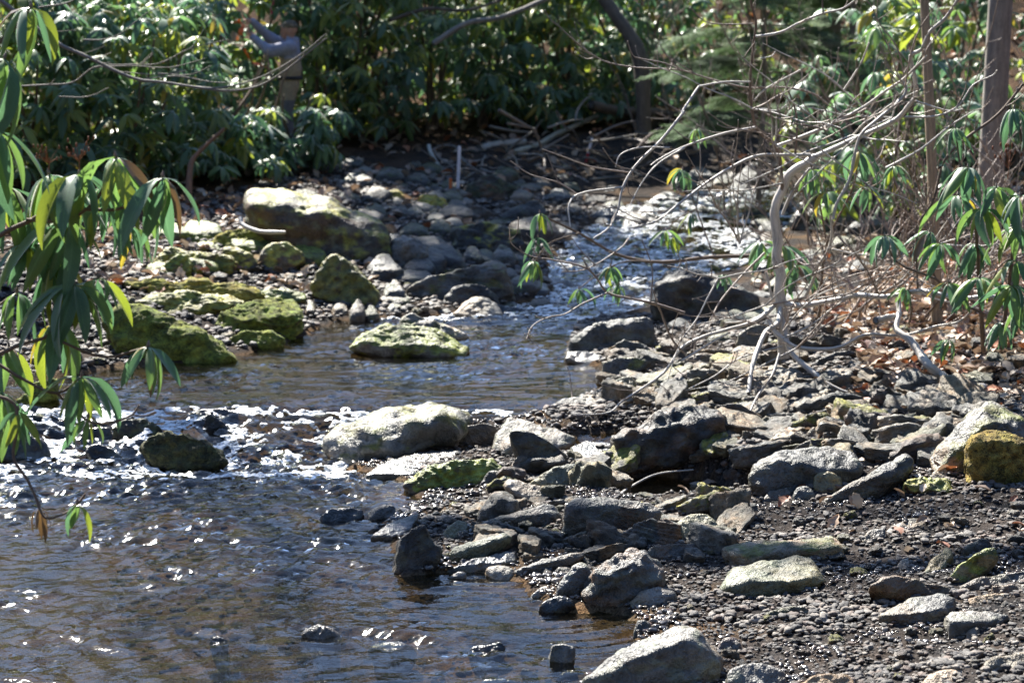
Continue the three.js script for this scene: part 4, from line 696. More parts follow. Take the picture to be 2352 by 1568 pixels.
leafyShrub('rhododendron', 'rhododendron branch of long drooping leaves hanging over the cascade', null, at(-120, 760, 7.3), [
  [[[-120, 660], [0, 540], [80, 500], [160, 440], [181, 402]], 7.3, 7.2, 0.009, 0.005], [[[60, 505], [150, 505], [215, 465], [250, 400], [265, 362]], 7.25, 7.15, 0.007, 0.004],
  [[[200, 480], [270, 480], [335, 445], [373, 408]], 7.2, 7.1, 0.006, 0.004], [[[-120, 190], [0, 95], [45, 50], [70, 18]], 7.1, 7.1, 0.008, 0.004], [[[90, 490], [105, 440], [111, 402]], 7.25, 7.3, 0.005, 0.004],
  [[[-120, 860], [0, 812], [50, 789], [110, 770], [160, 690], [168, 655]], 7.4, 7.2, 0.009, 0.004], [[[-90, 790], [0, 839], [50, 869], [131, 903], [185, 866]], 7.3, 7.25, 0.007, 0.004],
  [[[131, 903], [161, 933], [201, 966], [235, 973], [302, 953], [319, 930]], 7.28, 7.2, 0.005, 0.003], [[[302, 953], [330, 955], [356, 946]], 7.2, 7.2, 0.003, 0.002],
  [[[120, 775], [208, 812], [255, 819], [309, 805], [339, 797]], 7.25, 7.1, 0.005, 0.004], [[[-80, 740], [0, 698], [20, 684], [38, 673]], 7.4, 7.4, 0.005, 0.004],
  [[[-60, 900], [30, 925], [38, 980], [30, 1052], [60, 1099], [81, 1142], [89, 1166], [104, 1189], [148, 1179], [178, 1156], [195, 1134]], 7.2, 7.1, 0.006, 0.003], [[[-80, 200], [-20, 160], [8, 135]], 7, 7, 0.006, 0.004], [[[-60, 590], [20, 570], [60, 560]], 7.4, 7.35, 0.005, 0.004],
], [[70, 18, 7.1, 8, 0.95, 0.8], [8, 135, 7, 7, 1.25, 0.95, 0.25], [111, 402, 7.3, 8, 0.95, 0.8], [181, 402, 7.22, 9, 1, 0.75], [265, 362, 7.15, 9, 1.12, 0.85], [373, 408, 7.1, 7, 1.02, 0.95], [168, 655, 7.2, 10, 1.05, 0.8], [38, 673, 7.4, 6, 0.75, 0.85],
  [339, 797, 7.1, 7, 0.68, 0.9], [186, 866, 7.25, 8, 0.8, 0.85], [60, 560, 7.35, 8, 1, 0.9], [40, 945, 7.2, 5, 0.55, 0.9], [201, 962, 7.25, 3, 0.5, 1], [89, 1166, 7.15, 3, 0.42, 1.15, 0, 'scarred'], [176, 1158, 7.1, 2, 0.45, 1.25], [15, 430, 7.4, 7, 1, 0.85], [-15, 300, 7.1, 6, 1.1, 0.9], [-10, 900, 7.3, 6, 0.9, 0.9], [150, 505, 7.3, 8, 1, 0.9], [230, 430, 7.4, 6, 0.95, 0.95], [310, 420, 7.3, 6, 0.9, 1], [130, 740, 7.35, 7, 0.85, 0.95], [225, 640, 7.3, 5, 0.8, 0.9], [300, 520, 7.35, 6, 0.7, 1], [20, 800, 7.4, 5, 0.8, 1], [90, 470, 7.4, 7, 0.85, 0.95], [140, 600, 7.35, 7, 0.85, 0.95]], 0.275, 21, 0.5);
// spent flower heads standing above two whorls, rusty and dry
{
  const SEED = std({ name: 'dry_seed_head', color: C(0.2, 0.07, 0.03), roughness: 0.8 });
  for (const [px, py, d, s, label] of [[111, 398, 7.3, 0.05, 'dry brown seed head of thin stalks above small drooping leaves'], [181, 396, 7.22, 0.055, 'dry rusty seed head with tiny capsules beside the tall whorl'], [2316, 412, 11.4, 0.09, 'orange-red seed head among sunlit rhododendron leaves']]) {
    const r = rng(px), base = at(px, py, d), g = thing('seed_head', base, label, 'flower');
    add('stalk', tube([V3(0, 0, 0), V3(0.003, s, 0)], 0.0022, 0.0016, 5), SEED, g);
    for (let k = 0; k < 13; k++) { const a = r() * 6.28, e = V3(Math.cos(a) * s * (0.3 + 0.6 * r()), s * (0.9 + 1.1 * r()), Math.sin(a) * s * 0.7); add('pedicel', mergeGeometries([tube([V3(0, s * 0.6, 0), e.clone().multiplyScalar(0.6).add(V3(0, s * 0.3, 0)), e], 0.001, 0.0007, 4, 2), new THREE.IcosahedronGeometry(0.0042 * s / 0.05, 1).scale(0.7, 1.5, 0.7).translate(e.x, e.y, e.z)].map((q) => (q.index ? q.toNonIndexed() : q))), SEED, g); }
  }
}
leafyShrub('rhododendron', 'sunlit rhododendron with glossy leaves above the leaf litter bank', null, hit(2260, 800), [
  [[[2260, 805], [2250, 640], [2240, 500], [2224, 385]], 12.6, 11.4, 0.014, 0.006], [[[2300, 800], [2320, 640], [2330, 520], [2318, 425]], 12.4, 11.4, 0.012, 0.006], [[[2380, 560], [2360, 380], [2331, 250]], 11.8, 11.5, 0.01, 0.006], [[[2290, 760], [2330, 720], [2325, 656]], 12.2, 11.3, 0.008, 0.005],
  [[[2240, 500], [2210, 400], [2195, 296]], 12, 12, 0.008, 0.004], [[[2250, 700], [2150, 640], [2136, 532]], 12.6, 12.3, 0.008, 0.005], [[[2150, 640], [2060, 600], [2032, 542]], 12.4, 12.4, 0.007, 0.004], [[[2260, 720], [2200, 690], [2180, 650]], 12.3, 12, 0.007, 0.004],
], [[2224, 385, 11.4, 9, 1.05, 0.75], [2290, 430, 11.3, 9, 1, 0.8], [2331, 250, 11.5, 8, 0.85, 0.85], [2195, 294, 12, 6, 0.7, 0.85], [2136, 532, 12.3, 8, 0.8, 0.8], [2032, 542, 12.4, 7, 0.75, 0.8], [2325, 656, 11.3, 9, 1, 0.75], [2180, 650, 12, 7, 0.75, 0.85], [2240, 560, 12, 8, 0.9, 0.8], [2340, 520, 11.5, 8, 0.9, 0.8], [2260, 480, 11.4, 7, 0.9, 0.8], [2180, 780, 12.4, 5, 0.6, 0.8], [2080, 660, 12.6, 6, 0.65, 0.9], [2300, 740, 12.1, 6, 0.7, 0.9], [2200, 450, 11.6, 8, 1, 0.6], [2345, 450, 11.2, 8, 1, 0.55], [2250, 640, 11.7, 8, 0.9, 0.6], [2335, 600, 11.4, 8, 1, 0.6], [2160, 560, 12, 7, 0.8, 0.7], [2350, 700, 11.4, 7, 0.9, 0.6]], 0.265, 22);
leafyShrub('rhododendron', 'small rhododendron whorls entangled with the bare silver trunk', null, hit(1880, 740), [
  [[[1880, 745], [1900, 560], [1960, 430], [1972, 350]], 13.8, 13, 0.01, 0.005], [[[1900, 560], [1880, 450], [1868, 390]], 13.6, 13.2, 0.007, 0.004], [[[1890, 650], [1830, 600], [1800, 566]], 13.6, 13.3, 0.007, 0.004], [[[1830, 600], [1770, 580], [1747, 556]], 13.5, 13.3, 0.005, 0.004], [[[1950, 450], [2020, 420], [2056, 381]], 13.3, 13, 0.006, 0.004], [[[1900, 660], [1850, 640], [1830, 610]], 13.6, 13.4, 0.006, 0.004],
], [[1972, 350, 13, 9, 0.9, 0.75], [1868, 390, 13.2, 8, 0.85, 0.8], [1900, 440, 13.1, 7, 0.8, 0.8], [1800, 566, 13.3, 9, 0.95, 0.75], [1747, 556, 13.3, 6, 0.85, 0.75], [2056, 381, 13, 7, 0.75, 0.8], [1830, 610, 13.4, 8, 0.85, 0.8], [1990, 430, 13.1, 6, 0.75, 0.85], [1800, 640, 13.4, 5, 0.6, 0.9]], 0.235, 23);
leafyShrub('rhododendron', 'thin rhododendron limb dangling dark whorls across the riffle', null, hit(1905, 690), [
  [[[1905, 692], [1800, 600], [1640, 590], [1520, 602], [1420, 585], [1330, 535], [1240, 492]], 14.6, 13.8, 0.016, 0.006], [[[1330, 535], [1260, 560], [1228, 600]], 13.9, 13.8, 0.005, 0.003], [[[1500, 600], [1440, 600], [1402, 612]], 14, 14, 0.005, 0.003], [[[1420, 605], [1360, 640], [1330, 664]], 14, 14, 0.004, 0.003], [[[1640, 588], [1600, 480], [1570, 390]], 14.4, 14.6, 0.006, 0.003], [[[1600, 480], [1560, 500], [1530, 530]], 14.4, 14.4, 0.004, 0.003], [[[1600, 480], [1610, 360], [1600, 296]], 14.5, 14.8, 0.004, 0.003],
], [[1240, 490, 13.8, 7, 0.85, 0.95], [1225, 600, 13.8, 9, 0.9, 0.95], [1235, 545, 13.8, 5, 0.8, 1], [1402, 612, 14, 8, 0.75, 0.95], [1420, 655, 14, 5, 0.6, 1], [1330, 664, 14, 7, 0.7, 0.9], [1568, 390, 14.6, 8, 0.85, 0.75], [1530, 530, 14.4, 6, 0.7, 0.9], [1600, 296, 14.8, 6, 0.7, 0.85], [1545, 545, 14.4, 5, 0.6, 1], [1590, 490, 14.4, 5, 0.65, 0.9], [1660, 630, 14.2, 6, 0.6, 0.95]], 0.225, 24);

// ---------------------------------------------------------------- the bare silver shrub: limbs followed through the picture
const A = (X, Y) => [1565.6 + 0.3357 * X, 0.3357 * Y], B = (X, Y) => [1565.6 + 0.3357 * X, 520.2 + 0.3357 * Y], M = (X, Y) => [786.4 + 0.3357 * X, 0.3357 * Y], N = (X, Y) => [786.4 + 0.3357 * X, 520.2 + 0.3357 * Y];
const P = (f, ...xy) => { const out = []; for (let i = 0; i < xy.length; i += 2) out.push(f(xy[i], xy[i + 1])); return out; };
function twigsAlong(points, n, r, size, out) {               // side shoots with a bud at the tip
  const c = new THREE.CatmullRomCurve3(points, false, 'centripetal');
  for (let k = 0; k < n; k++) {
    const t = 0.1 + 0.9 * r(), p = c.getPoint(t), dir = c.getTangent(t).multiplyScalar(0.5).add(V3(r() - 0.5, r() - 0.35, (r() - 0.5) * 0.8)).normalize(), len = size * (0.3 + r() * r() * 1.6);
    const q = p.clone().addScaledVector(dir, len * 0.5).add(V3((r() - 0.5) * len * 0.3, (r() - 0.5) * len * 0.3, 0)), e = q.clone().addScaledVector(dir, len * 0.5).add(V3((r() - 0.5) * len * 0.4, (0.5 - r() * 0.4) * len * 0.5, 0));
    out.push(tube([p, q, e], 0.0036, 0.002, 4, 2), new THREE.IcosahedronGeometry(0.0045, 0).scale(0.8, 1.5, 0.8).translate(e.x, e.y, e.z));
  }
}
const joined = (list) => mergeGeometries(list.map((g) => { const q = g.index ? g.toNonIndexed() : g; return q; }));
function bareShrub(name, label, root, limbs, material, thin, seed, twigSize = 0.13, density = 5, group) {
  const r = rng(seed), base = root.clone(), g = thing(name, base, label, 'shrub', group);
  for (const [pts, d0, d1, a, b, mat, extra] of limbs) {
    const p3 = path(pts, d0, d1).map((p) => p.sub(base)), l = p3.reduce((s, p, i) => s + (i ? p.distanceTo(p3[i - 1]) : 0), 0);
    const limb = add('branch', tube(p3, a, b, a > 0.012 ? 9 : 6, 4, 0.1), mat ?? material, g);
    const tw = []; twigsAlong(p3, Math.round(l * (extra ?? density)), r, twigSize, tw);
    if (tw.length > 8) add('twig', joined(tw), thin, limb).userData.kind = 'stuff';
  }
  return g;
}
const d0 = 13.1;
bareShrub('silver_shrub', 'bare silver barked shrub with a bent pale trunk spreading over the bar', hit(1800, 830), [
  [P(B, 700, 900, 690, 620, 680, 510, 670, 450, 680, 330, 650, 220, 660, 120, 645, 0).concat(P(A, 640, 1430, 700, 1280, 740, 1190, 850, 1120, 920, 1075)), d0, d0, 0.034, 0.024, SILVER, 2],
  [P(A, 900, 1080, 1230, 930, 1480, 810, 1550, 730, 1600, 660, 1600, 540, 1570, 380, 1640, 340, 1700, 220, 1810, 120, 1890, 0, 1960, -120), d0, d0 - 0.6, 0.016, 0.008],
  [P(A, 690, 1370, 685, 1200, 650, 1000, 520, 890, 480, 720, 470, 560, 490, 330, 510, 150, 480, 40, 470, -60), d0, d0 - 0.3, 0.012, 0.006, BROWN],
  [P(A, 650, 1000, 960, 880, 1250, 730, 1400, 620, 1520, 540, 1590, 470, 1680, 380), d0 - 0.1, d0 - 0.7, 0.011, 0.005],
  [P(A, 880, 1060, 700, 1060, 500, 1070, 230, 1210, 0, 1380).concat(P(M, 2150, 1510, 1970, 1560)), d0, d0 - 1, 0.011, 0.004],
  [P(A, 510, 870, 300, 910, 0, 1010).concat(P(M, 2150, 1100, 2110, 1130)), d0 - 0.2, d0 - 0.6, 0.008, 0.003],
  [P(M, 2343, 760, 2180, 960, 2000, 1140, 1920, 1280, 1880, 1450, 1820, 1560).concat(P(N, 1720, 80)), d0 - 0.5, d0 - 0.9, 0.009, 0.004],
  [P(A, 120, 590, 0, 770), d0 - 0.4, d0 - 0.5, 0.007, 0.008], [P(A, 470, 560, 300, 560, 120, 590), d0 - 0.3, d0 - 0.4, 0.005, 0.006],
  [P(M, 1920, 1280, 1610, 1330, 1550, 1400, 1560, 1550), d0 - 0.7, d0 - 0.9, 0.006, 0.004], [P(M, 1960, 1180, 1700, 1140, 1560, 1090, 1370, 1020), d0 - 0.6, d0 - 0.8, 0.005, 0.0025, TWIG], [P(M, 1610, 1330, 1480, 1250, 1280, 1190, 1150, 1100), d0 - 0.75, d0 - 0.8, 0.005, 0.0025, TWIG], [P(M, 1480, 1250, 1420, 1100, 1400, 1050), d0 - 0.78, d0 - 0.8, 0.003, 0.002, TWIG],
  [P(M, 2240, 1010, 2030, 1010, 1900, 1060, 1870, 1140), d0 - 0.6, d0 - 0.7, 0.005, 0.003], [P(M, 2343, 1010, 2160, 1120, 2050, 1250, 1970, 1400), d0 - 0.55, d0 - 0.75, 0.006, 0.003],
  [P(A, 510, 250, 680, 220, 800, 160, 970, 90, 1100, 60, 1190, 0, 1290, -90), d0 - 0.3, d0 - 0.6, 0.008, 0.005], [P(A, 970, 90, 965, 0, 960, -60), d0 - 0.5, d0 - 0.5, 0.005, 0.003, BROWN],
  [P(A, 690, 1470, 760, 1310, 880, 1150), d0 - 0.1, d0 - 0.2, 0.009, 0.008], [P(A, 1040, 1500, 1060, 1400, 1150, 1230, 1190, 1040, 1230, 920, 1350, 810, 1520, 660, 1540, 600, 1510, 560), d0 - 0.5, d0 - 0.5, 0.009, 0.009],
  [P(A, 780, 1050, 790, 800, 720, 590, 690, 510), d0 - 0.2, d0 - 0.2, 0.007, 0.003, BROWN], [P(A, 1010, 720, 900, 640, 690, 595, 460, 600, 200, 540, 0, 480).concat(P(M, 2000, 460, 1800, 420, 1690, 360, 1580, 270, 1460, 160)), d0, d0 - 0.3, 0.006, 0.003, TWIG],
  [P(A, 500, 690, 560, 620, 700, 540, 815, 480), d0 - 0.25, d0 - 0.4, 0.005, 0.006], [P(A, 490, 750, 560, 745, 660, 755, 740, 700), d0 - 0.25, d0 - 0.3, 0.005, 0.003], [P(A, 0, 480).concat(P(M, 2200, 430, 2040, 400, 1990, 380, 1950, 280)), d0 - 0.3, d0 - 0.4, 0.004, 0.003, TWIG],
  [P(A, 490, 160, 300, 165, 160, 145, 60, 50), d0 - 0.3, d0 - 0.4, 0.004, 0.003, TWIG], [P(A, 540, 400, 620, 380, 645, 350), d0 - 0.3, d0 - 0.3, 0.004, 0.003], [P(A, 1110, 620, 1230, 430, 1285, 290), d0 + 0.1, d0, 0.006, 0.005],
  [P(A, 1400, 1150, 1640, 1020, 1840, 860, 2000, 760), d0 + 0.2, d0 + 0.1, 0.008, 0.004], [P(A, 1530, 800, 1760, 790, 1900, 720, 2000, 580, 2140, 510, 2160, 480), d0 - 0.4, d0 - 0.5, 0.006, 0.004], [P(A, 1600, 690, 1850, 760, 1930, 745), d0 - 0.4, d0 - 0.4, 0.006, 0.004],
  // the lower limbs
  [P(B, 690, 520, 820, 540, 1060, 500, 1200, 470, 1400, 480, 1620, 440, 1720, 450, 1900, 490, 2080, 480, 2400, 495), d0, d0 - 0.9, 0.016, 0.011], [P(B, 1620, 440, 1610, 250, 1610, 100, 1610, 0).concat(P(A, 1720, 1380, 1800, 1100, 1930, 960, 2170, 780, 2343, 570)), d0 - 0.5, d0 - 0.6, 0.007, 0.008, BROWN],
  [P(B, 2080, 480, 2130, 360, 2200, 250, 2343, 180), d0 - 0.8, d0 - 0.9, 0.006, 0.004, BROWN], [P(B, 650, 530, 520, 640, 330, 700, 160, 750, 0, 830).concat(P(N, 2200, 1000, 1910, 1200, 1830, 1270, 1580, 1290)), d0, d0 - 0.7, 0.013, 0.004], [P(B, 620, 560, 480, 640, 300, 660), d0, d0 - 0.1, 0.009, 0.005],
  [P(B, 680, 540, 660, 660, 580, 720, 520, 850, 480, 980, 460, 1140), d0, d0 - 0.7, 0.016, 0.012], [P(B, 600, 640, 640, 720, 700, 770, 770, 820, 970, 840, 1100, 820, 1260, 740, 1520, 745, 1750, 680, 1900, 650, 2030, 530), d0 - 0.1, d0 - 0.6, 0.015, 0.005],
  [P(B, 690, 620, 740, 840, 820, 930, 950, 1040, 990, 1110, 1060, 1240, 1110, 1310, 1170, 1370), d0 - 0.05, d0 - 1, 0.015, 0.017], [P(B, 980, 1060, 1100, 1120, 1260, 1170, 1340, 1250), d0 - 0.7, d0 - 0.9, 0.008, 0.004], [P(B, 670, 870, 620, 1020, 520, 1160, 460, 1290, 400, 1420, 400, 1570, 460, 1660), d0 - 0.7, d0 - 1.4, 0.007, 0.005],
  [P(B, 840, 500, 900, 370, 930, 280, 1000, 170, 1030, 60, 1020, -80), d0 + 0.2, d0, 0.01, 0.008], [P(B, 1030, 155, 1200, 190, 1300, 200, 1400, 240), d0 + 0.1, d0 + 0.1, 0.007, 0.003], [P(B, 700, 760, 880, 680, 1060, 540, 1300, 400, 1450, 260, 1580, 160), d0 - 0.2, d0 - 0.3, 0.006, 0.004], [P(B, 0, 920, 180, 810, 320, 730), d0 - 0.4, d0 - 0.2, 0.006, 0.005],
  [P(B, 570, 180, 400, 350, 260, 520, 200, 640), d0 + 0.1, d0 - 0.2, 0.008, 0.004, TWIG], [P(B, 690, 820, 400, 900, 230, 1020, 50, 1110), d0 - 0.3, d0 - 0.9, 0.006, 0.003], [P(B, 580, 310, 600, 400, 620, 500), d0, d0, 0.008, 0.007],
  [P(N, 2343, 590, 2110, 520, 1960, 490, 1810, 450, 1740, 350, 1660, 280, 1450, 230, 1280, 200, 1170, 130, 1140, 80), d0 - 0.8, d0 - 1.6, 0.008, 0.0025, TWIG], [P(N, 1810, 455, 1640, 530, 1520, 600, 1410, 620, 1300, 680, 1260, 770), d0 - 1.2, d0 - 1.6, 0.005, 0.0025, TWIG], [P(N, 2110, 520, 2120, 280, 2050, 90), d0 - 1, d0 - 1, 0.004, 0.003, TWIG],
  [P(N, 2343, 870, 2250, 760, 2160, 540, 2110, 520), d0 - 0.6, d0 - 1, 0.006, 0.005, TWIG], [P(N, 1960, 80, 1900, 150, 1670, 290, 1500, 310), d0 - 0.6, d0 - 1, 0.005, 0.003, TWIG],
], SILVER, TWIG, 91, 0.17, 8);
// fine arching shoots that fill the space between its limbs
{
  const shrub = scene.children.find((o) => o.name === 'silver_shrub'), r = rng(4711), base = shrub.position;
  const roots = [[1800, 420], [1870, 330], [1960, 310], [2050, 270], [1780, 330], [1730, 250], [2080, 200], [1990, 250], [1900, 300], [1850, 690], [1930, 680], [2020, 675], [2110, 670], [1800, 760], [1830, 800], [1760, 700], [2200, 680], [2160, 560], [1700, 560], [1650, 640]];
  for (const [px, py] of roots) for (let k = 0; k < 3; k++) {
    const d = d0 - 0.6 * r(), a = (r() - 0.3) * 2.6 + (r() < 0.4 ? 2.4 : 0), len = 120 + 220 * r(), bend = (r() - 0.5) * 0.9, pts = [[px, py]];
    for (let i = 1; i < 6; i++) { const q = a + bend * i / 5 + (r() - 0.5) * 0.35, l = pts[i - 1]; pts.push([l[0] + Math.cos(q) * len / 5, l[1] - Math.sin(q) * len / 5 * 0.8]); }
    const p3 = path(pts, d, d - 0.5 * r()).map((p) => p.sub(base)), limb = add('branch', tube(p3, 0.0055, 0.0024, 5, 3, 0.15), r() < 0.6 ? SILVER : TWIG, shrub), tw = [];
    twigsAlong(p3, 6, r, 0.13, tw);
    add('twig', joined(tw), TWIG, limb).userData.kind = 'stuff';
  }
}
// a pale dead root snaking out of the leaf litter
{
  const pts = [hit(...B(2060, 1115), 0.03), hit(...B(1950, 1100), 0.05), hit(...B(1850, 1070), 0.05), hit(...B(1760, 1010), 0.06)], d = -pts[3].z; pts.push(...path(P(B, 1700, 955, 1640, 880, 1570, 780, 1470, 700, 1490, 600, 1480, 480), d, d + 0.5));
  const base = pts[0].clone(), g = thing('dead_root', base, 'thick pale dead limb snaking out of brown leaf litter', 'branch');
  add('limb', tube(pts.map((p) => p.clone().sub(base)), 0.036, 0.014, 9, 5, 0.25), SILVER, g);
  add('stub', tube(path(P(B, 1460, 615, 1400, 625, 1330, 645), d + 0.4, d + 0.3).map((p) => p.sub(base)), 0.018, 0.022, 8, 3, 0.2), SILVER, g);
}
// thickets of bare brown stems behind it
function thicket(name, label, px, py, n, height, spread, seed, d, group) {
  const r = rng(seed), base = d ? at(px, py, d) : hit(px, py), g = thing(name, base.setY(ground(base.x, -base.z)), label, 'shrub', group);
  for (let k = 0; k < n; k++) {
    const pts = [V3((r() - 0.5) * 0.3, -0.03, (r() - 0.5) * 0.3)], h = height * (0.5 + 0.6 * r()), lean = (r() - 0.5) * spread, away = (r() - 0.5) * spread * 0.6;
    for (let i = 1; i <= 5; i++) pts.push(V3(pts[0].x + lean * Math.pow(i / 5, 1.4) + (r() - 0.5) * 0.12, h * i / 5 * (1 - 0.12 * Math.abs(lean) * i / 5) + (r() - 0.5) * 0.06, pts[0].z + away * i / 5 + (r() - 0.5) * 0.1));
    const stem = add('stem', tube(pts, 0.006 + 0.006 * r(), 0.0028, 5, 3, 0.1), r() < 0.45 ? TWIG : r() < 0.6 ? BROWN : GREYBARK, g), tw = [];
    twigsAlong(pts, 8, r, 0.3, tw); twigsAlong(pts, 8, r, 0.12, tw);
    add('twig', joined(tw), TWIG, stem).userData.kind = 'stuff';
  }
  return g;
}
[[1990, 740, 6, 1.1, 2], [2080, 760, 6, 0.9, 2.2], [2150, 720, 6, 1.3, 2.4], [2260, 730, 6, 1.3, 2.2], [2330, 760, 5, 1.2, 2.2], [1930, 690, 5, 1, 2], [2200, 640, 6, 2, 2.6], [2050, 600, 5, 1.8, 2.8], [2320, 620, 6, 2.1, 2.8], [1900, 560, 5, 2, 2.8], [2120, 540, 5, 2.4, 2.8]].forEach(([x, y, n, h, s], i) => thicket('bare_thicket', 'tangle of thin bare brown stems on the leaf strewn bank', x, y, n, h, s, 500 + i, null, 'bare thickets on the bank'));
[[1700, 420, 5, 2.4, 2.6, 22], [1850, 420, 5, 2.6, 2.6, 21.5], [1500, 330, 4, 2.4, 2.2, 25]].forEach(([x, y, n, h, s, d], i) => thicket('bare_thicket', 'sparse tall bare stems standing beyond the riffle', x, y, n, h, s, 540 + i, d, 'bare stems beyond the riffle'));
// long bare limb reaching across in front of the person, and its twigs
bareShrub('bare_limb', 'bare grey limb of forking twigs arching before the sunlit bushes', at(-60, -40, 15.5), [
  [P((X, Y) => [0.3357 * X, 0.3357 * Y], -150, -120, 0, 0, 180, 140, 420, 310, 600, 390, 800, 490, 950, 545, 1100, 560, 1300, 590, 1560, 620, 1760, 590, 1940, 490, 2080, 380, 2230, 260), 15.5, 15, 0.014, 0.005],
  [P((X, Y) => [0.3357 * X, 0.3357 * Y], 1300, 590, 1500, 600, 1720, 550, 1900, 470, 2100, 340, 2230, 230), 15.2, 15, 0.006, 0.004], [P((X, Y) => [0.3357 * X, 0.3357 * Y], 100, 590, 300, 580, 500, 560, 640, 460, 900, 440, 1080, 435, 1300, 330, 1560, 270), 15.6, 15.4, 0.006, 0.003],
  [P((X, Y) => [0.3357 * X, 0.3357 * Y], 640, 460, 900, 450, 1160, 460, 1400, 400), 15.6, 15.4, 0.005, 0.003], [P((X, Y) => [0.3357 * X, 0.3357 * Y], 820, 490, 1100, 510, 1280, 480), 15.5, 15.4, 0.004, 0.003], [P((X, Y) => [0.3357 * X, 0.3357 * Y], 950, 545, 1200, 520, 1440, 560, 1540, 565), 15.4, 15.3, 0.005, 0.004], [P((X, Y) => [0.3357 * X, 0.3357 * Y], 260, 50, 480, 10, 560, -60), 15.6, 15.7, 0.006, 0.004],
  [P((X, Y) => [0.3357 * X, 0.3357 * Y], 560, 270, 700, 270, 820, 230, 1000, 90, 1140, 30), 15.6, 15.4, 0.005, 0.003], [P((X, Y) => [0.3357 * X, 0.3357 * Y], 400, 660, 600, 660, 740, 600), 15.6, 15.6, 0.004, 0.003], [P((X, Y) => [0.3357 * X, 0.3357 * Y], 1080, 500, 1300, 510, 1440, 450), 15.5, 15.4, 0.004, 0.003],
], GREYBARK, GREYBARK, 93, 0.16, 3);
// ---------------------------------------------------------------- the bank of rhododendrons behind
const PERSON = { px: 660, d: 23 };
function hidesPerson(x, y, d) { return d < 23.6 && ((x > 498 && x < 738 && y > -20 && y < 235) || (x > 640 && x < 706 && y > 230 && y < 320)); }
function hidesDebris(x, y, d) { return d < 25.5 && x > 940 && x < 1560 && y > 268; }
function bush(px, d, rx, top, seed, o = {}) {
  const r = rng(seed), x0 = at(px, 300, d).x, g0 = ground(x0, d), base = V3(x0, g0, -d), lowest = o.low ?? 0.15, lists = [[], [], []], all = [];
  const g = thing('rhododendron_bush', base, o.label, 'bush', o.group), n = o.n ?? 70;
  for (let k = 0; k < n; k++) {
    const a = r() * 6.283, q = Math.pow(r(), 0.45), y = lowest + (top - lowest) * Math.pow(r(), 1.25), w = rx * Math.sqrt(Math.max(0.15, 1 - Math.pow(Math.max(0, (y / top - 0.55) / 0.45), 2)));
    const p = V3(x0 + Math.cos(a) * q * w, g0 + y, -d + Math.sin(a) * q * w * (o.deep ?? 0.8)), list = [], [sx, sy] = toPixel(p);
    p.y = Math.max(p.y, ground(p.x, -p.z) + 0.2);
    if (hidesPerson(sx, sy, -p.z) || hidesPerson(sx, sy + 35, -p.z) || hidesPerson(sx, sy - 12, -p.z) || hidesDebris(sx, sy, -p.z) || hidesDebris(sx, sy + 25, -p.z)) continue;
    whorl(p, V3(Math.cos(a) * 0.3 + (r() - 0.5) * 0.5, 1, Math.sin(a) * 0.3 + 0.15 + (r() - 0.5) * 0.4), 6 + Math.floor(r() * 4), 0.225 * (0.8 + 0.4 * r()), (o.droop ?? 0.45) + 0.5 * (r() - 0.5), r, list);
    const t = TINTS[Math.floor(r() * 4)], v = 0.8 + 0.4 * r();
    for (const Mx of list) all.push({ Mx, d: -p.z, c: r() < 0.03 ? C(0.5, 0.4, 0.06) : C(t[0] * v, t[1] * v, t[2] * v), s: Math.floor(r() * 3), seen: sx > -30 && sx < 2380 && sy > -40 && sy < 700 });
  }
  all.sort((a, b) => b.seen - a.seen || a.d - b.d);
  const single = Math.min(o.single ?? 200, all.filter((l) => l.seen).length);
  const mats = GREEN;
  all.forEach((l, i) => { if (i < single) { setMatrix(add('leaf', FAR_LEAVES[l.s], l.c.r > 0.49 && l.c.b < 0.0601 ? YELLOW : GREEN[l.c.r < 0.14 ? 1 : l.c.r > 0.25 ? 2 : 0], g), l.Mx, base); } else lists[l.s].push(l); });
  lists.forEach((list, s) => {
    if (list.length < 9) return;
    const m = shade(new THREE.InstancedMesh(FAR_LEAVES[s], farLeafMaterial, list.length)), sh = new THREE.Matrix4().makeTranslation(-base.x, -base.y, -base.z);
    list.forEach((l, i) => { m.setMatrixAt(i, sh.clone().multiply(l.Mx)); m.setColorAt(i, l.c); });
    m.name = 'foliage'; m.userData.kind = 'stuff'; g.add(m);
  });
  for (let k = 0; k < 5; k++) { const a = r() * 6.28, e = V3(Math.cos(a) * rx * 0.6, top * (0.6 + 0.3 * r()), Math.sin(a) * rx * 0.4); add('stem', tube([V3((r() - 0.5) * 0.2, -0.1, (r() - 0.5) * 0.2), V3(e.x * 0.3 + (r() - 0.5) * 0.2, e.y * 0.4, e.z * 0.3), V3(e.x * 0.75, e.y * 0.75, e.z * 0.8), e], 0.022, 0.007, 6, 3, 0.1), BROWN, g); }
  return g;
}
const LIT = { label: 'sunlit rhododendron bush with drooping glossy leaves on the far bank', group: 'sunlit rhododendrons of the far bank' }, DIM = { label: 'shaded dark green rhododendron bush below the wooded slope', group: 'shaded rhododendrons under the slope' }, BACK = { label: 'tall rhododendron bush rising behind the front row of bushes', group: 'tall rhododendrons of the back row' };
[[-40, 20.2, 0.95, 1.8], [80, 20, 0.95, 1.6], [190, 20.6, 0.95, 1.75], [300, 20.3, 0.9, 1.55], [400, 21, 0.95, 1.7], [490, 21.3, 0.85, 1.5], [570, 21.8, 0.7, 1.2], [640, 22, 0.6, 0.85]].forEach(([x, d, rx, t], i) => bush(x, d, rx, t, 1000 + i, { ...LIT, ...(i === 4 ? { label: 'sunlit rhododendron bush standing over the reddish brown stem' } : i === 6 ? { label: 'small sunlit rhododendron bush below the raised orange tape' } : i === 7 ? { label: 'low rhododendron bush hiding the legs of the person' } : {}), n: 150, low: 0.1, single: 260 }));
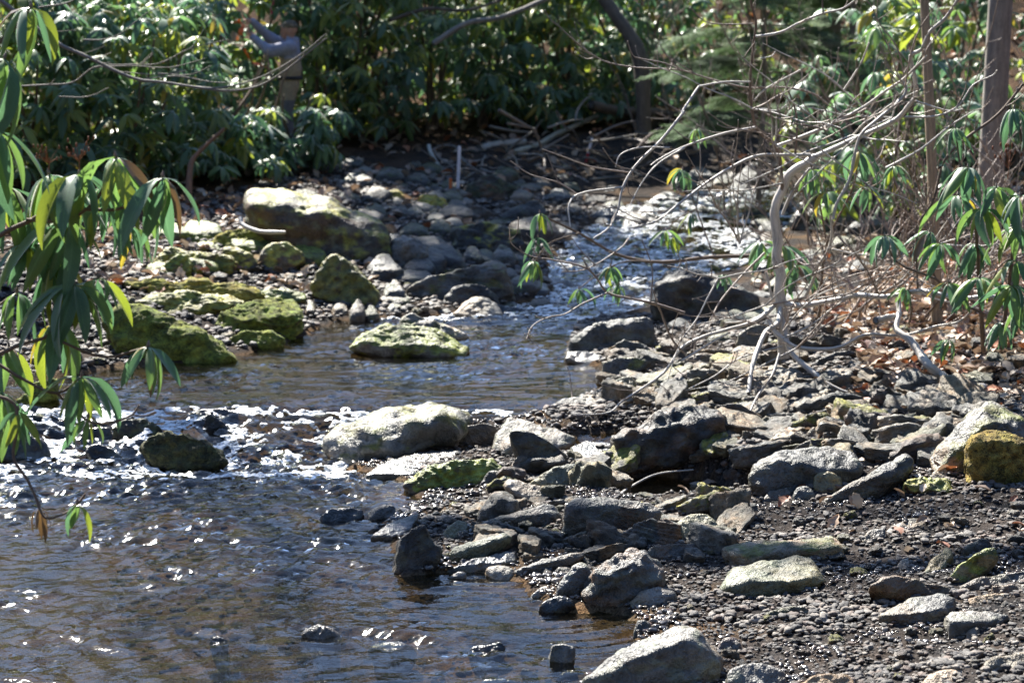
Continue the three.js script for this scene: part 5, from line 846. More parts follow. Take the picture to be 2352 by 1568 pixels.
[[20, 23, 1.1, 2.5], [170, 23.4, 1.1, 2.5], [330, 23.6, 1.1, 2.5], [480, 23.8, 1.1, 2.4], [600, 24.8, 1, 2.5]].forEach(([x, d, rx, t], i) => bush(x, d, rx, t, 1100 + i, { ...BACK, n: 140, low: 0.3, single: 120 }));
[[725, 24.3, 0.75, 2.6], [790, 24.6, 0.9, 2.6], [890, 25, 1, 2.5], [1000, 25.6, 1, 2.5], [1110, 26, 1.1, 2.5], [1220, 26.2, 1, 2.4], [1330, 26.4, 1, 2.3], [1440, 26.8, 1, 2.4]].forEach(([x, d, rx, t], i) => bush(x, d, rx, t, 1200 + i, { ...DIM, ...(i === 0 ? { label: 'shaded rhododendron bush close behind the person' } : i === 7 ? { label: 'shaded rhododendron bush beside the crooked leaning trunk' } : {}), n: 165, low: 0.1, single: 260 }));
[[700, 26.6, 1.2, 3], [850, 27.2, 1.2, 3], [1000, 27.8, 1.2, 3], [1150, 28.2, 1.3, 3], [1300, 28.6, 1.3, 3], [1450, 29, 1.3, 2.8], [1600, 28.5, 1.3, 2.6], [1750, 28.5, 1.3, 2.6], [1900, 28, 1.3, 2.8], [2050, 27, 1.3, 3], [2200, 26, 1.3, 3], [2340, 25, 1.3, 3]].forEach(([x, d, rx, t], i) => bush(x, d, rx, t, 1300 + i, { ...BACK, n: 140, low: 0.2, single: 110 }));
[[1985, 20.5, 0.8, 2.2], [2090, 19, 0.8, 2]].forEach(([x, d, rx, t], i) => bush(x, d, rx, t, 1400 + i, { label: 'dark rhododendron bush filling the gap behind the bare thicket', group: 'rhododendrons behind the thicket', n: 80, low: 0.3, single: 200 }));
// ---------------------------------------------------------------- hemlocks: flat sprays of short needles
const sprayShape = (() => {
  const list = [], r = rng(8), o = new THREE.Object3D(), needle = new THREE.PlaneGeometry(0.018, 0.0035).translate(0.009, 0, 0).rotateX(-1.57);
  const shoot = (x0, z0, a, len) => { for (let k = 0; k < len / 0.011; k++) for (const s of [-1, 1]) { o.position.set(x0 + Math.cos(a) * k * 0.011, (r() - 0.5) * 0.004 - k * 0.0006, z0 + Math.sin(a) * k * 0.011); o.rotation.set((r() - 0.5) * 0.8, -a + s * (0.9 + 0.4 * r()), (r() - 0.5) * 0.3); o.updateMatrix(); list.push(needle.clone().applyMatrix4(o.matrix)); } };
  shoot(0, 0, 0, 0.22); for (let k = 1; k < 5; k++) for (const s of [-1, 1]) shoot(k * 0.045, 0, s * 0.75, 0.11 - k * 0.015);
  return mergeGeometries(list);
})();
const needleMaterial = phys({ name: 'hemlock_needles', color: C(1, 1, 1), roughness: 0.9, specularIntensity: 0.3, transmission: 0.4, thickness: 0, side: THREE.DoubleSide });
function hemlock(name, label, base, height, radius, clear_, n, seed, trunkR, group) {
  const r = rng(seed), g = thing(name, base, label, 'tree', group), list = [], limbs = [], o = new THREE.Object3D();
  add('trunk', tube([V3(0, -0.2, 0), V3(0.05, height * 0.4, 0.03), V3(0, height, 0)], trunkR, 0.01, 9, 4, 0.1), GREYBARK, g);
  for (let k = 0; k < n; k++) {
    const t = Math.pow(r(), 0.8), y = clear_ + (height - clear_) * t, len = radius * (1 - 0.85 * t) * (0.55 + 0.45 * r()), a = r() * 6.283, p = V3(Math.cos(a), -0.12, Math.sin(a));
    const e = p.clone().multiplyScalar(len).add(V3(0, y, 0)), m = p.clone().multiplyScalar(len * 0.5).add(V3(0, y + 0.07 * len, 0));
    limbs.push(tube([V3(0, y, 0), m, e], Math.max(0.004, 0.012 * len), 0.003, 4, 2));
    const c = new THREE.CatmullRomCurve3([V3(0, y, 0), m, e]), count = Math.ceil(len / 0.055);
    for (let i = 0; i < count; i++) for (const s of [-1, 1]) { const q = 0.2 + 0.8 * (i + r()) / count; o.position.copy(c.getPoint(Math.min(1, q))); o.rotation.set((r() - 0.5) * 0.5, -a + s * (0.5 + 0.7 * r()), -0.25 + (r() - 0.5) * 0.5, 'YXZ'); o.scale.setScalar((1 + 0.9 * r()) * (radius > 2 ? 2.1 : 1)); o.updateMatrix(); list.push(o.matrix.clone()); }
  }
  add('limbs', joined(limbs), BROWN, g).userData.kind = 'stuff';
  const m = shade(new THREE.InstancedMesh(sprayShape, needleMaterial, list.length));
  list.forEach((q, i) => { m.setMatrixAt(i, q); const v = 0.7 + 0.6 * r(); m.setColorAt(i, C(0.1 * v, 0.16 * v, 0.07 * v)); });
  m.name = 'needles'; m.userData.kind = 'stuff'; g.add(m);
  return g;
}
{
  const p = at(1740, 400, 22.5); p.y = ground(p.x, 22.5);
  hemlock('hemlock_sapling', 'young hemlock with feathery pale green sprays beyond the riffle', p, 3.4, 1.35, 0.7, 46, 61, 0.035);
  const q = at(1940, 400, 24); q.y = ground(q.x, 24);
  hemlock('hemlock_sapling', 'taller young hemlock standing behind the silver branches', q, 4.5, 1.5, 0.7, 50, 62, 0.045);
}
// ---------------------------------------------------------------- trees, standing and leaning
function trunk(name, label, pts, r0, r1, mat, category = 'tree', group) {
  const base = pts[0].clone(), g = thing(name, base, label, category, group);
  add('trunk', tube(pts.map((p) => p.clone().sub(base)), r0, r1, 10, 4, 0.08), mat, g);
  return g;
}
function upright(px, py, d, lean, h) { const b = at(px, py, d); b.y = ground(b.x, d) - 0.1; return [b, b.clone().add(V3(lean * 0.3, h * 0.33, 0.03)), b.clone().add(V3(lean * 0.62, h * 0.66, -0.02)), b.clone().add(V3(lean, h, 0))]; }
// a bare tree whose crown branches again and again
function crown(g, from, dir, len, rad, depth, r, out) {
  const p = [from], d = dir.clone();
  for (let i = 0; i < 3; i++) { d.add(V3((r() - 0.5) * 0.35, 0.08 + (r() - 0.5) * 0.2, (r() - 0.5) * 0.35)).normalize(); p.push(p[i].clone().addScaledVector(d, len / 3)); }
  out.push(tube(p, rad, rad * 0.6, depth > 2 ? 7 : 4, 2));
  if (!depth) return;
  const n = 2 + Math.floor(r() * 2);
  for (let k = 0; k < n; k++) crown(g, p[k === 0 ? 3 : 1 + Math.floor(r() * 2.99)], d.clone().multiplyScalar(0.9).add(V3(r() - 0.5, (r() - 0.4) * 0.7, r() - 0.5).multiplyScalar(1.25)).normalize(), len * (0.62 + 0.2 * r()), rad * 0.55, depth - 1, r, out);
}
function bareTree(name, label, x, d, h, rad, seed, mat, depth = 5, lean = 0, group) {
  const r = rng(seed), base = V3(x, ground(x, d) - 0.1, -d), g = thing(name, base, label, 'tree', group), pts = [V3(0, 0, 0), V3(lean * 0.2 + (r() - 0.5) * 0.2, h * 0.3, (r() - 0.5) * 0.2), V3(lean * 0.55, h * 0.65, (r() - 0.5) * 0.3), V3(lean, h, 0)], out = [];
  add('trunk', tube(pts, rad, rad * 0.35, 10, 5, 0.08), mat, g);
  const c = new THREE.CatmullRomCurve3(pts);
  for (let k = 0; k < 7; k++) { const t = 0.42 + 0.58 * (k + r() * 0.6) / 7, a = r() * 6.28; crown(g, c.getPoint(Math.min(1, t)), V3(Math.cos(a), 0.5 + 0.5 * t, Math.sin(a)).normalize(), h * 0.2 * (1.25 - 0.6 * t), rad * 0.4 * (1.2 - 0.6 * t), depth - 1, r, out); }
  add('crown', joined(out), mat, g);
  return g;
}
bareTree('bare_tree', 'grey tree trunk rising behind the bare thicket with a lit edge', (2272 - 1176) / FOCAL * 17, 17, 13, 0.1, 701, GREYBARK, 5, 0.3);
bareTree('bare_tree', 'slender tan sapling trunk between the silver branches', (2166 - 1176) / FOCAL * 14, 14, 6, 0.036, 702, TANBARK, 4, -0.55);
bareTree('bare_tree', 'dark trunk standing beyond the young hemlocks', (1903 - 1176) / FOCAL * 25.5, 25.5, 14, 0.13, 703, DARKBARK, 5, -0.2);
{
  const d = 24.4, pts = path(P(M, 2070, 640, 2040, 420, 1970, 250, 1880, 120, 1800, 0, 1700, -160, 1620, -420, 1560, -800), d, d + 0.6);
  pts[0].y = ground(pts[0].x, d) - 0.1;
  trunk('leaning_tree', 'dark crooked leaning trunk before the shaded bushes', pts, 0.085, 0.06, DARKBARK);
}
hemlock('shade_hemlock', 'added hemlock on the slope whose crown shades the heaped dark stones', V3(-3.6, ground(-3.6, 29.3) - 0.1, -29.3), 11, 1.7, 5, 90, 63, 0.12);  // unseen tree, added so its crown shades the far-bank stones
hemlock('shade_hemlock', 'added hemlock among the sunlit bushes with a high crown to shade the far bank', V3(-4.5, ground(-4.5, 27.4) - 0.1, -27.4), 12, 1.6, 7.4, 70, 64, 0.1);  // second added tree, crown set high to darken the bank below
bareTree('bare_tree', 'straight grey trunk standing among the sunlit bushes', (430 - 1176) / FOCAL * 25.4, 25.4, 14, 0.1, 704, GREYBARK, 3, 0.5);
[[-6.4, 21.5, 13, 0.17, 0.8], [-12.5, 23, 17, 0.22, 0], [7.4, 31, 17, 0.2, -0.5], [10, 22, 16, 0.2, -1], [-14, 34, 18, 0.22, 0], [5, 42, 18, 0.2, 0], [12, 38, 18, 0.2, 0]].forEach(([x, d, h, r, lean], i) => bareTree('woodland_tree', 'tall bare grey tree of the wooded slope', x, d, h, r, 720 + i, GREYBARK, 5, lean, 'bare trees of the slope'));

{
  const t = scene.children.find((o) => o.name === 'woodland_tree'), r = rng(1234);   // a great limb of the tree that leans over the stream
  for (const [y0, x1, y1, z1] of [[10.6, 5, 12.6, 0.2]]) { const a = V3(0.35, y0, 0), b = V3(x1, y1, z1), m = a.clone().lerp(b, 0.5).add(V3(0, 0.5, 0.2)), out = []; const limb = add('limb', tube([a, m, b], 0.16, 0.08, 8, 5, 0.1), GREYBARK, t); for (let k = 0; k < 5; k++) crown(null, a.clone().lerp(b, 0.4 + 0.15 * k), V3(0.6, r() - 0.2, r() - 0.5).normalize(), 1.3, 0.035, 3, r, out); add('branches', joined(out), GREYBARK, limb); }
}
// ---------------------------------------------------------------- driftwood
const Z = (X, Y) => [907.5 + 0.2058 * X, 211.7 + 0.2058 * Y];
function wood(name, label, pts, d0, d1, r0, r1, mat, group, wob = 0.15) {
  const p = pts.map(([x, y], i) => at(x, y, Math.min(lerp(d0, d1, i / Math.max(1, pts.length - 1)), -hit(x, y).z - r0 * 0.6))), base = p[0].clone(), m = add(name, tube(p.map((q) => q.clone().sub(base)), r0, r1, 9, 4, wob), mat);
  m.position.copy(base);
  return tag(m, label, 'branch', group);
}
wood('fallen_log', 'thick grey broken log in the debris pile', P(Z, 930, 650, 1180, 590, 1450, 560), 25, 25.4, 0.06, 0.05, bark('weathered_wood', 0.6, 0.55, 0.47));
wood('fallen_log', 'long slanting lichened log lying across the debris pile', P(Z, 1300, 690, 1600, 590, 1800, 470, 2000, 380, 2260, 260), 24.8, 26, 0.04, 0.028, bark('lichened_bark', 0.5, 0.48, 0.38));
wood('fallen_log', 'mossy dark log beyond the debris pile', P(M, 1700, 720, 1900, 760, 2150, 770, 2343, 800), 25.5, 26.5, 0.06, 0.05, DARKBARK);
wood('speckled_stick', 'white speckled birch stick standing in the shaded rocks', P(Z, 375, 600, 400, 680, 470, 800, 550, 930), 23.5, 23, 0.024, 0.016, bark('birch_bark', 0.6, 0.58, 0.5));
[[[1160, 200, 1300, 280, 1480, 380, 1570, 430], 0.02], [[1050, 380, 1300, 430, 1560, 450], 0.018], [[1000, 450, 1100, 490, 1220, 540], 0.016], [[1250, 350, 1380, 370, 1490, 400], 0.014], [[470, 600, 640, 600, 720, 645, 850, 650, 1010, 710], 0.016], [[1010, 710, 970, 790, 1010, 870], 0.012], [[1550, 400, 1610, 560, 1660, 700, 1670, 850, 1650, 1050, 1660, 1250], 0.014], [[1320, 700, 1360, 790, 1380, 960, 1440, 1120, 1470, 1210], 0.013], [[1800, 210, 1900, 390, 2000, 440, 2060, 600], 0.012], [[2100, 630, 2350, 665], 0.014], [[2150, 650, 2300, 700, 2380, 740], 0.012], [[0, 1160, 100, 1090, 200, 1030, 360, 940], 0.013], [[1200, 760, 1480, 750, 1650, 700], 0.013], [[860, 790, 1000, 740], 0.014], [[2010, 330, 2030, 220, 2090, 120, 2210, 10], 0.014], [[1980, 920, 2080, 960, 2160, 1010], 0.013], [[1700, 400, 1900, 330, 2100, 300], 0.013], [[1500, 560, 1700, 640, 1900, 690], 0.012], [[600, 780, 750, 750, 850, 770], 0.013], [[1750, 830, 1950, 860, 2100, 850], 0.02], [[2100, 560, 2350, 530, 2700, 470], 0.014], [[2200, 500, 2500, 360, 2800, 300], 0.012]]
  .forEach(([xy, r], i) => { const dd = 23.4 + (i * 37 % 10) / 6; wood('drift_stick', 'grey bare stick tangled in the debris pile below the bushes', P(Z, ...xy), dd, dd + 0.4, r, r * 0.6, i % 3 ? GREYBARK : TWIG, 'sticks of the debris pile'); });
wood('pale_stick', 'curved white stick at the foot of the huge tilted boulder', [[551, 500], [556, 515], [575, 525], [600, 532], [655, 533]], 16.9, 16.7, 0.018, 0.014, SILVER);
wood('fallen_limb', 'forked dark limb leaning through the shaded bushes', P(M, 620, 300, 850, 160, 1080, 120, 1380, 0, 1500, -60), 24, 24.6, 0.03, 0.025, GREYBARK);
wood('fallen_limb', 'thin dark limb sloping above the forked limb', P(M, 320, 140, 580, 60, 850, 70, 1090, 0), 24.2, 24.6, 0.022, 0.015, DARKBARK);
wood('twig_on_gravel', 'long dark twig lying on the sunlit gravel', P((X, Y) => [1565.6 + 0.3357 * X, 1041.7 + 0.3357 * Y], 1620, 345, 1780, 300, 1950, 250, 2030, 240), 10.9, 11.4, 0.006, 0.005, DARKBARK);
wood('twig_on_gravel', 'thin bent twig standing out of the gravel', P((X, Y) => [1565.6 + 0.3357 * X, 1041.7 + 0.3357 * Y], 1220, 1030, 1280, 960, 1310, 890, 1350, 850), 9.1, 9.3, 0.003, 0.002, TWIG);
wood('water_twig', 'thin twig standing upright at the upper pool margin', P(N, 1570, 1300, 1570, 1150, 1550, 990, 1520, 910), 13, 13, 0.004, 0.002, TWIG);
wood('pool_stick', 'pale stick bridging the brown side pool', P((X, Y) => [786.4 + 0.3357 * X, 1041.7 + 0.3357 * Y], 1860, 310, 2000, 210, 2150, 140, 2400, 110), 11, 11.4, 0.006, 0.004, SILVER);
wood('pool_stick', 'muddy stick lying between the wet slab and puddle', P((X, Y) => [786.4 + 0.3357 * X, 1041.7 + 0.3357 * Y], 1620, 60, 1680, 110, 1800, 155, 1950, 180), 11.7, 11.4, 0.008, 0.005, TWIG);
wood('brown_stem', 'reddish brown upright stem under the sunlit bushes', [[432, 470], [434, 410], [440, 370], [470, 335], [515, 295]], 19.3, 19.6, 0.03, 0.014, bark('red_brown_bark', 0.3, 0.17, 0.1));
{
  const r = rng(888);                                         // the rest of the brush pile
  for (let k = 0; k < 46; k++) { const cx = 1010 + 560 * r(), cy = 300 + 110 * r(), a = (r() - 0.5) * 1.5, l = 40 + 130 * r() * r(), d = 23.2 + 2.4 * r(), pts = [0, 0.35, 0.7, 1].map((t) => [cx + Math.cos(a) * l * (t - 0.5) + (r() - 0.5) * 8, cy + Math.sin(a) * l * (t - 0.5) + (r() - 0.5) * 8]); wood('drift_stick', 'grey bare stick tangled in the debris pile below the bushes', pts, d, d + (r() - 0.5) * 0.6, 0.008 + 0.016 * r() * r(), 0.006, r() < 0.5 ? GREYBARK : r() < 0.5 ? TWIG : BROWN, 'sticks of the debris pile'); }
}
// ---------------------------------------------------------------- survey markers
const slab = (w, h, t) => new THREE.ExtrudeGeometry(new THREE.Shape([[-w / 2, 0], [w / 2, 0], [w / 2, h - 0.006], [w / 2 - 0.006, h], [-w / 2 + 0.006, h], [-w / 2, h - 0.006]].map(([x, y]) => new THREE.Vector2(x, y))), { depth: t, bevelEnabled: true, bevelSize: 0.002, bevelThickness: 0.002, bevelSegments: 1 }).translate(0, 0, -t / 2);
const ORANGE = std({ name: 'orange_paint', color: C(0.7, 0.16, 0.03), roughness: 0.5 }), WHITE = std({ name: 'white_paint', color: C(0.72, 0.73, 0.8), roughness: 0.55 }), RED = std({ name: 'dark_red_paint', color: C(0.3, 0.02, 0.03), roughness: 0.6 }), PINK = phys({ name: 'pink_ribbon', color: C(0.6, 0.04, 0.16), roughness: 0.6, transmission: 0.3, thickness: 0, side: THREE.DoubleSide });
{
  const s = add('survey_stake', slab(0.026, 0.45, 0.016), WHITE), p = at(1051, 441, Math.min(21.6, -hit(1051, 441).z)); s.position.copy(p); s.position.y -= 0.02; s.rotation.z = -0.042; tag(s, 'tall white survey stake above the mossy stones', 'stake');
  const o = add('marker_stake', slab(0.022, 0.14, 0.014), ORANGE); o.position.copy(at(1035, 441, 21.65)); o.position.y -= 0.01; tag(o, 'short orange marker stake beside the white stake', 'stake');
  const b = add('marker_board', slab(0.2, 0.018, 0.05), ORANGE); b.position.copy(at(1041, 446, 21.6)); tag(b, 'flat orange strip lying at the foot of the white stake', 'board');
  const q = at(1346, 372, 24.2), g = thing('banded_stake', q, 'leaning stake painted white above dark red in the debris', 'stake'); g.rotation.z = -0.25;
  add('red_band', slab(0.022, 0.1, 0.014), RED, g); const up = add('white_band', slab(0.022, 0.16, 0.0145), WHITE, g); up.position.y = 0.1;
}
function ribbon(name, label, pts, width, mat) {
  const c = new THREE.CatmullRomCurve3(pts), n = 24, pos = [], idx = [];
  for (let i = 0; i <= n; i++) { const p = c.getPoint(i / n), a = 0.5 + i * 0.25, w = V3(Math.cos(a) * 0.6 + 0.3, Math.sin(a) * 0.6, 0.5).normalize().multiplyScalar(width / 2); pos.push(p.x - w.x, p.y - w.y, p.z - w.z, p.x + w.x, p.y + w.y, p.z + w.z); if (i) { const k = i * 2; idx.push(k - 2, k - 1, k + 1, k - 2, k + 1, k); } }
  const g = new THREE.BufferGeometry(); g.setAttribute('position', new THREE.Float32BufferAttribute(pos, 3)); g.setAttribute('uv', new THREE.Float32BufferAttribute(pos.map((_, i) => i % 2).slice(0, pos.length / 3 * 2), 2)); g.setIndex(idx); g.computeVertexNormals();
  return tag(add(name, g, mat), label, 'ribbon');
}
ribbon('flagging_ribbon', 'pink flagging ribbon tied in the leaves above the person', path([[622, -12], [628, 5], [622, 18], [625, 32]], 23.8, 23.8), 0.03, PINK);
ribbon('flagging_ribbon', 'pink scrap of ribbon among the debris sticks', path([[1344, 380], [1334, 388], [1322, 394]], 24.1, 24.1), 0.03, PINK);
const TAPE = phys({ name: 'orange_tape', color: C(0.85, 0.16, 0.03), roughness: 0.5, transmission: 0.25, thickness: 0, side: THREE.DoubleSide });
ribbon('flagging_tape', 'bright orange flagging tape hanging from the raised hands', path([[535, 51], [550, 48], [556, 55], [559, 63], [552, 72], [553, 80]], 22.75, 22.75), 0.06, TAPE);
ribbon('flagging_tape', 'loose tail of orange tape below the raised arm', path([[560, 112], [572, 132], [583, 144], [600, 149], [622, 160]], 22.75, 22.75), 0.035, TAPE);
// ---------------------------------------------------------------- dry leaves
{
  const g = new THREE.BufferGeometry(), pos = [], idx = [], uv = [];
  for (let i = 0; i <= 6; i++) { const t = i / 6, w = 0.28 * Math.sin(Math.PI * Math.pow(t, 0.8)) * (i % 2 ? 1.2 : 0.8) + 0.01; for (const s of [-1, 0, 1]) { pos.push(t, 0.16 * Math.sin(t * 3) + 0.12 * Math.abs(s), s * w); uv.push(t, s * 0.5 + 0.5); } }
  for (let i = 0; i < 6; i++) for (let k = 0; k < 2; k++) { const a = i * 3 + k; idx.push(a, a + 1, a + 4, a, a + 4, a + 3); }
  g.setAttribute('position', new THREE.Float32BufferAttribute(pos, 3)); g.setAttribute('uv', new THREE.Float32BufferAttribute(uv, 2)); g.setIndex(idx); g.computeVertexNormals(); g.translate(-0.5, 0, 0);
  const dryLeaf = phys({ name: 'dry_leaf', color: C(1, 1, 1), roughness: 0.8, transmission: 0.25, thickness: 0, side: THREE.DoubleSide, clearcoat: 0.25, clearcoatRoughness: 0.4 }), r = rng(606), list = [], o = new THREE.Object3D();
  const drop = (n, x0, x1, a, b, s0, s1, least) => { for (let i = 0; i < n; i++) { const d = a + (b - a) * r(), x = x0 + (x1 - x0) * r(), s = toShore(x, d); if (s < least || Math.abs(x) > d * 0.24) continue; list.push([x, ground(x, d) + 0.012 + 0.03 * r() * r(), d, s0 + (s1 - s0) * r()]); } };
  drop(5200, 1, 5, 11.8, 17, 0.06, 0.13, 1.5); drop(220, 0.3, 3.6, 9, 13, 0.05, 0.09, 1.2); drop(2600, -6, 7, 18, 33, 0.09, 0.14, 0.7); drop(1100, 1.8, 6, 15.5, 23, 0.08, 0.12, 0.2); drop(500, -4, -1, 16, 20, 0.08, 0.13, 0.6);
  const m = shade(new THREE.InstancedMesh(g, dryLeaf, list.length));
  list.forEach(([x, y, d, s], i) => { o.position.set(x, y, -d); o.rotation.set((r() - 0.5) * 1.6, r() * 6.28, (r() - 0.5) * 1.6); o.scale.setScalar(s); o.updateMatrix(); m.setMatrixAt(i, o.matrix); const t = r(), v = 0.7 + 0.6 * r(); m.setColorAt(i, t < 0.55 ? C(0.3 * v, 0.2 * v, 0.13 * v) : t < 0.85 ? C(0.42 * v, 0.33 * v, 0.24 * v) : C(0.32 * v, 0.11 * v, 0.04 * v)); });
  m.name = 'leaf_litter';
  scene.add(tag(m, 'dry brown leaves littering the bank', 'leaves', null, 'stuff'));
}
// ---------------------------------------------------------------- the person among the bushes, arms raised, seen from the side
function fieldMesh(bones, cell, k, extra) {
  const lo = V3(1e9, 1e9, 1e9), hi = lo.clone().negate();
  for (const [a, b, ra, rb] of bones) for (const [p, r] of [[a, ra], [b, rb]]) { lo.min(p.clone().subScalar(r + 0.03)); hi.max(p.clone().addScalar(r + 0.03)); }
  const mid = lo.clone().add(hi).multiplyScalar(0.5), half = Math.max(hi.x - lo.x, hi.y - lo.y, hi.z - lo.z) / 2 + cell * 2, size = Math.ceil(2 * half / cell), mc = new MarchingCubes(size, new THREE.MeshStandardMaterial(), false, false, 120000), p = V3(), ab = V3(), ap = V3();
  const pre = bones.map(([a, b, ra, rb]) => ({ a, ab: b.clone().sub(a), l: Math.max(1e-9, b.distanceToSquared(a)), ra, rb }));
  mc.isolation = 0;
  for (let z = 0, i = 0; z < size; z++) for (let y = 0; y < size; y++) for (let x = 0; x < size; x++, i++) {
    p.set((x / (size / 2) - 1) * half + mid.x, (y / (size / 2) - 1) * half + mid.y, (z / (size / 2) - 1) * half + mid.z);
    let s = 0, least = 1e9;
    for (const q of pre) { ap.copy(p).sub(q.a); const t = clamp(ap.dot(q.ab) / q.l), d = ap.addScaledVector(q.ab, -t).length() - lerp(q.ra, q.rb, t); least = Math.min(least, d); if (d < 0.12) s += Math.exp(-d / k); }
    mc.field[i] = s > 0 ? k * Math.log(s) : -least;
  }
  mc.update();
  const g = new THREE.BufferGeometry(), n = mc.count;
  const pos = mc.positionArray.slice(0, n * 3);
  for (let i = 0; i < n * 3; i += 3) { pos[i] = pos[i] * half + mid.x; pos[i + 1] = pos[i + 1] * half + mid.y; pos[i + 2] = pos[i + 2] * half + mid.z; }
  g.setAttribute('position', new THREE.BufferAttribute(pos, 3));
  const w = mergeVertices(g, 1e-4); w.computeVertexNormals();
  return w;
}
{
  const v = V3, px = 667, d = 23, foot = at(px, 400, d); foot.y = ground(foot.x, d);
  const scaleY = (at(px, 45, d).y - foot.y) / 1.79, g = thing('person', foot, 'person in grey jacket, camouflage cap and tan waders holding orange tape', 'person');
  g.scale.setScalar(scaleY);
  const SH = [v(0.03, 1.44, 0.17), v(-0.01, 1.44, -0.17)], EL = [v(-0.24, 1.4, 0.2), v(-0.27, 1.56, -0.2)], WR = [v(-0.455, 1.565, 0.09), v(-0.47, 1.765, -0.06)];
  const body = [
    [v(0, 0.95, 0.06), v(0.02, 1.15, 0.07), 0.125, 0.13], [v(0, 0.95, -0.06), v(0.02, 1.15, -0.07), 0.125, 0.13], [v(0.02, 1.15, 0.07), v(0.03, 1.36, 0.09), 0.13, 0.12], [v(0.02, 1.15, -0.07), v(0.02, 1.36, -0.09), 0.13, 0.12], [v(0.03, 1.36, 0), v(0.02, 1.47, 0), 0.12, 0.075],
    [v(0.03, 1.42, 0.1), SH[0], 0.085, 0.078], [v(0.02, 1.42, -0.1), SH[1], 0.085, 0.078], [SH[0], EL[0], 0.088, 0.07], [EL[0], WR[0], 0.068, 0.046], [SH[1], EL[1], 0.085, 0.068], [EL[1], WR[1], 0.066, 0.045], [v(-0.08, 1.38, 0.19), v(-0.2, 1.36, 0.2), 0.05, 0.05],
    [v(0.09, 1.45, 0), v(0.09, 1.52, 0), 0.055, 0.05], [v(0.02, 1.5, 0.06), v(0.02, 1.52, -0.06), 0.05, 0.05], [v(0.01, 1.45, 0), v(0, 1.6, 0), 0.058, 0.05],
    [v(0, 0.95, 0.09), v(-0.03, 0.52, 0.11), 0.105, 0.078], [v(-0.03, 0.52, 0.11), v(0.04, 0.12, 0.12), 0.078, 0.068], [v(0, 0.95, -0.09), v(-0.06, 0.52, -0.11), 0.105, 0.078], [v(-0.06, 0.52, -0.11), v(-0.02, 0.12, -0.12), 0.078, 0.068],
    [v(0.06, 0.06, 0.12), v(-0.14, 0.045, 0.14), 0.06, 0.045], [v(0, 0.06, -0.12), v(-0.2, 0.045, -0.13), 0.06, 0.045], [v(0.04, 0.2, 0.12), v(0.04, 0.06, 0.12), 0.068, 0.06], [v(-0.02, 0.2, -0.12), v(-0.02, 0.06, -0.12), 0.068, 0.06],
  ];
  const torso = fieldMesh(body, 0.0125, 0.014);
  const headBones = [[v(0.025, 1.67, 0), v(-0.02, 1.68, 0), 0.085, 0.08], [v(-0.035, 1.62, 0), v(-0.06, 1.575, 0), 0.055, 0.032], [v(-0.065, 1.655, 0), v(-0.105, 1.625, 0), 0.016, 0.014], [v(-0.07, 1.598, 0.012), v(-0.07, 1.598, -0.012), 0.025, 0.025], [v(0.02, 1.655, 0.082), v(0.03, 1.63, 0.08), 0.016, 0.012], [v(0.02, 1.655, -0.082), v(0.03, 1.63, -0.08), 0.016, 0.012], [v(-0.06, 1.685, 0.03), v(-0.06, 1.685, -0.03), 0.03, 0.03], [v(0.02, 1.6, 0), v(0.01, 1.5, 0), 0.055, 0.058]];
  const head = fieldMesh(headBones, 0.005, 0.009);
  const hand = (w, dir, side, curl) => {                      // palm, four fingers of their own lengths, a thumb from the side of the palm
    const f = dir.clone().normalize(), s = v(0, 0, side).addScaledVector(f, -f.z * side).normalize(), n = f.clone().cross(s).normalize(), at_ = (a, b, c) => w.clone().addScaledVector(f, a).addScaledVector(s, b).addScaledVector(n, c), b = [];
    b.push([at_(0, 0, 0), at_(0.06, 0.02, 0), 0.028, 0.02], [at_(0.01, 0, 0), at_(0.075, -0.02, 0), 0.026, 0.02], [at_(0.03, 0, 0), at_(0.08, 0, 0), 0.022, 0.018]);
    [[-0.03, 0.058], [-0.01, 0.07], [0.01, 0.068], [0.03, 0.052]].forEach(([o, l]) => { b.push([at_(0.08, o, 0), at_(0.08 + l * 0.55, o * 1.1, -l * 0.3 * curl), 0.0095, 0.009], [at_(0.08 + l * 0.55, o * 1.1, -l * 0.3 * curl), at_(0.08 + l * 0.7, o * 1.1, -l * 0.85 * curl), 0.009, 0.0075]); });
    b.push([at_(0.025, 0.025, -0.005), at_(0.055, 0.052, -0.025), 0.012, 0.01], [at_(0.055, 0.052, -0.025), at_(0.085, 0.045, -0.045), 0.01, 0.008]);
    return fieldMesh(b, 0.0035, 0.004);
  };
  const hands = [hand(WR[0], v(-0.6, 0.75, 0), -1, 0.8), hand(WR[1], v(-0.85, 0.3, 0.2), 1, 1.1)];
  const paint = (geo, fn) => { const q = geo.attributes.position, c = new Float32Array(q.count * 3); for (let i = 0; i < q.count; i++) c.set(fn(q.getX(i), q.getY(i), q.getZ(i)), i * 3); geo.setAttribute('color', new THREE.BufferAttribute(c, 3)); return geo; };
  const SKIN = [0.42, 0.24, 0.17], JACKET = [0.24, 0.25, 0.32], WADER = [0.33, 0.26, 0.17], LOWER = [0.13, 0.125, 0.13], BOOT = [0.09, 0.085, 0.085];
  paint(torso, (x, y, z) => { const n = 1 + 0.18 * n3(x * 30, y * 30, z * 30); const c = y > 1.5 && x < 0.05 && x > -0.1 && Math.abs(z) < 0.05 ? SKIN : x < -0.12 && y > 1.2 ? JACKET : y > 1.3 + 0.02 * n2(x * 9, z * 9) ? JACKET : y > 0.76 ? WADER : y > 0.16 ? LOWER : BOOT; return c.map((k) => k * n); });
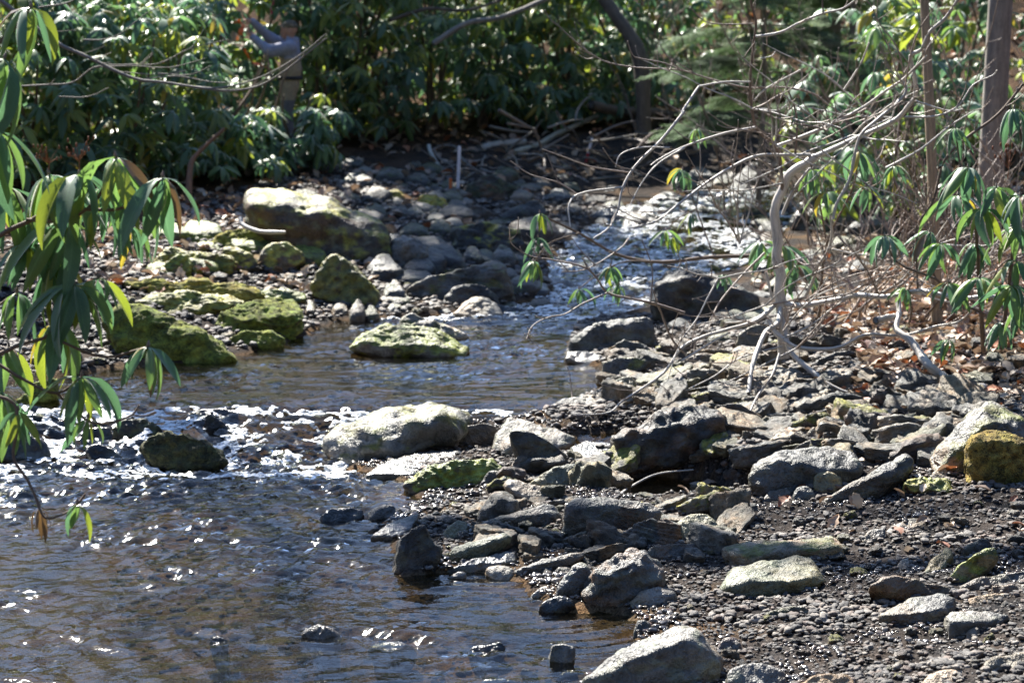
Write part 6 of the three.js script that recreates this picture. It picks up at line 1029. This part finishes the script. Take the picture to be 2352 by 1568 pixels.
  paint(head, (x, y, z) => (Math.abs(z) < 0.05 && Math.abs(z) > 0.02 && Math.abs(y - 1.662) < 0.007 && x < -0.06 ? [0.03, 0.02, 0.02] : y < 1.59 && y > 1.583 && x < -0.07 ? [0.25, 0.09, 0.08] : SKIN.map((k) => k * (y < 1.63 && x < 0 ? 0.85 : 1))));
  hands.forEach((h) => paint(h, () => SKIN));
  const plain = std({ name: 'clothes_and_skin', vertexColors: true, roughness: 0.8 });
  add('body', joined([torso, head, ...hands]), plain, g);
  // camouflage cap with its brim, hair below it, wader belt and shoulder strap
  const camo = texture(64, (x, y) => { const q = fA[(y * 7 % S) * S + (x * 7 % S)]; return q > 0.56 ? [0.1, 0.075, 0.045] : q > 0.47 ? [0.19, 0.16, 0.11] : [0.05, 0.05, 0.035]; });
  const cap = new THREE.SphereGeometry(0.102, 20, 10, 0, 6.2832, 0, 1.62).scale(1.12, 0.95, 0.95).translate(0.012, 1.69, 0);
  const capMesh = add('cap', cap, std({ name: 'camouflage_cloth', map: camo, roughness: 0.9, side: THREE.DoubleSide }), g);
  const brim = new THREE.ExtrudeGeometry(new THREE.Shape([[0.02, -0.07], [-0.05, -0.065], [-0.085, -0.03], [-0.09, 0], [-0.085, 0.03], [-0.05, 0.065], [0.02, 0.07]].map(([a, b]) => new THREE.Vector2(a, b))), { depth: 0.004, bevelEnabled: true, bevelSize: 0.002, bevelThickness: 0.001, bevelSegments: 1 }).rotateX(Math.PI / 2).rotateZ(0.08).translate(-0.075, 1.692, 0);
  add('brim', brim, capMesh.material, capMesh);
  add('hair', new THREE.SphereGeometry(0.094, 16, 10, -0.9, 1.8 + 3.1416 * 0, 1.35, 0.75).rotateY(0).scale(1.02, 1, 0.95).translate(0.024, 1.675, 0), std({ name: 'dark_hair', color: C(0.03, 0.022, 0.018), roughness: 0.7, side: THREE.DoubleSide }), g);
  const belt = new THREE.TorusGeometry(0.5, 0.045, 8, 28).rotateX(Math.PI / 2).scale(0.31, 0.5, 0.43).translate(0.012, 1.045, 0);
  add('belt', belt, std({ name: 'black_webbing', color: C(0.02, 0.02, 0.022), roughness: 0.7 }), g);
}
renderer.render(scene, camera);
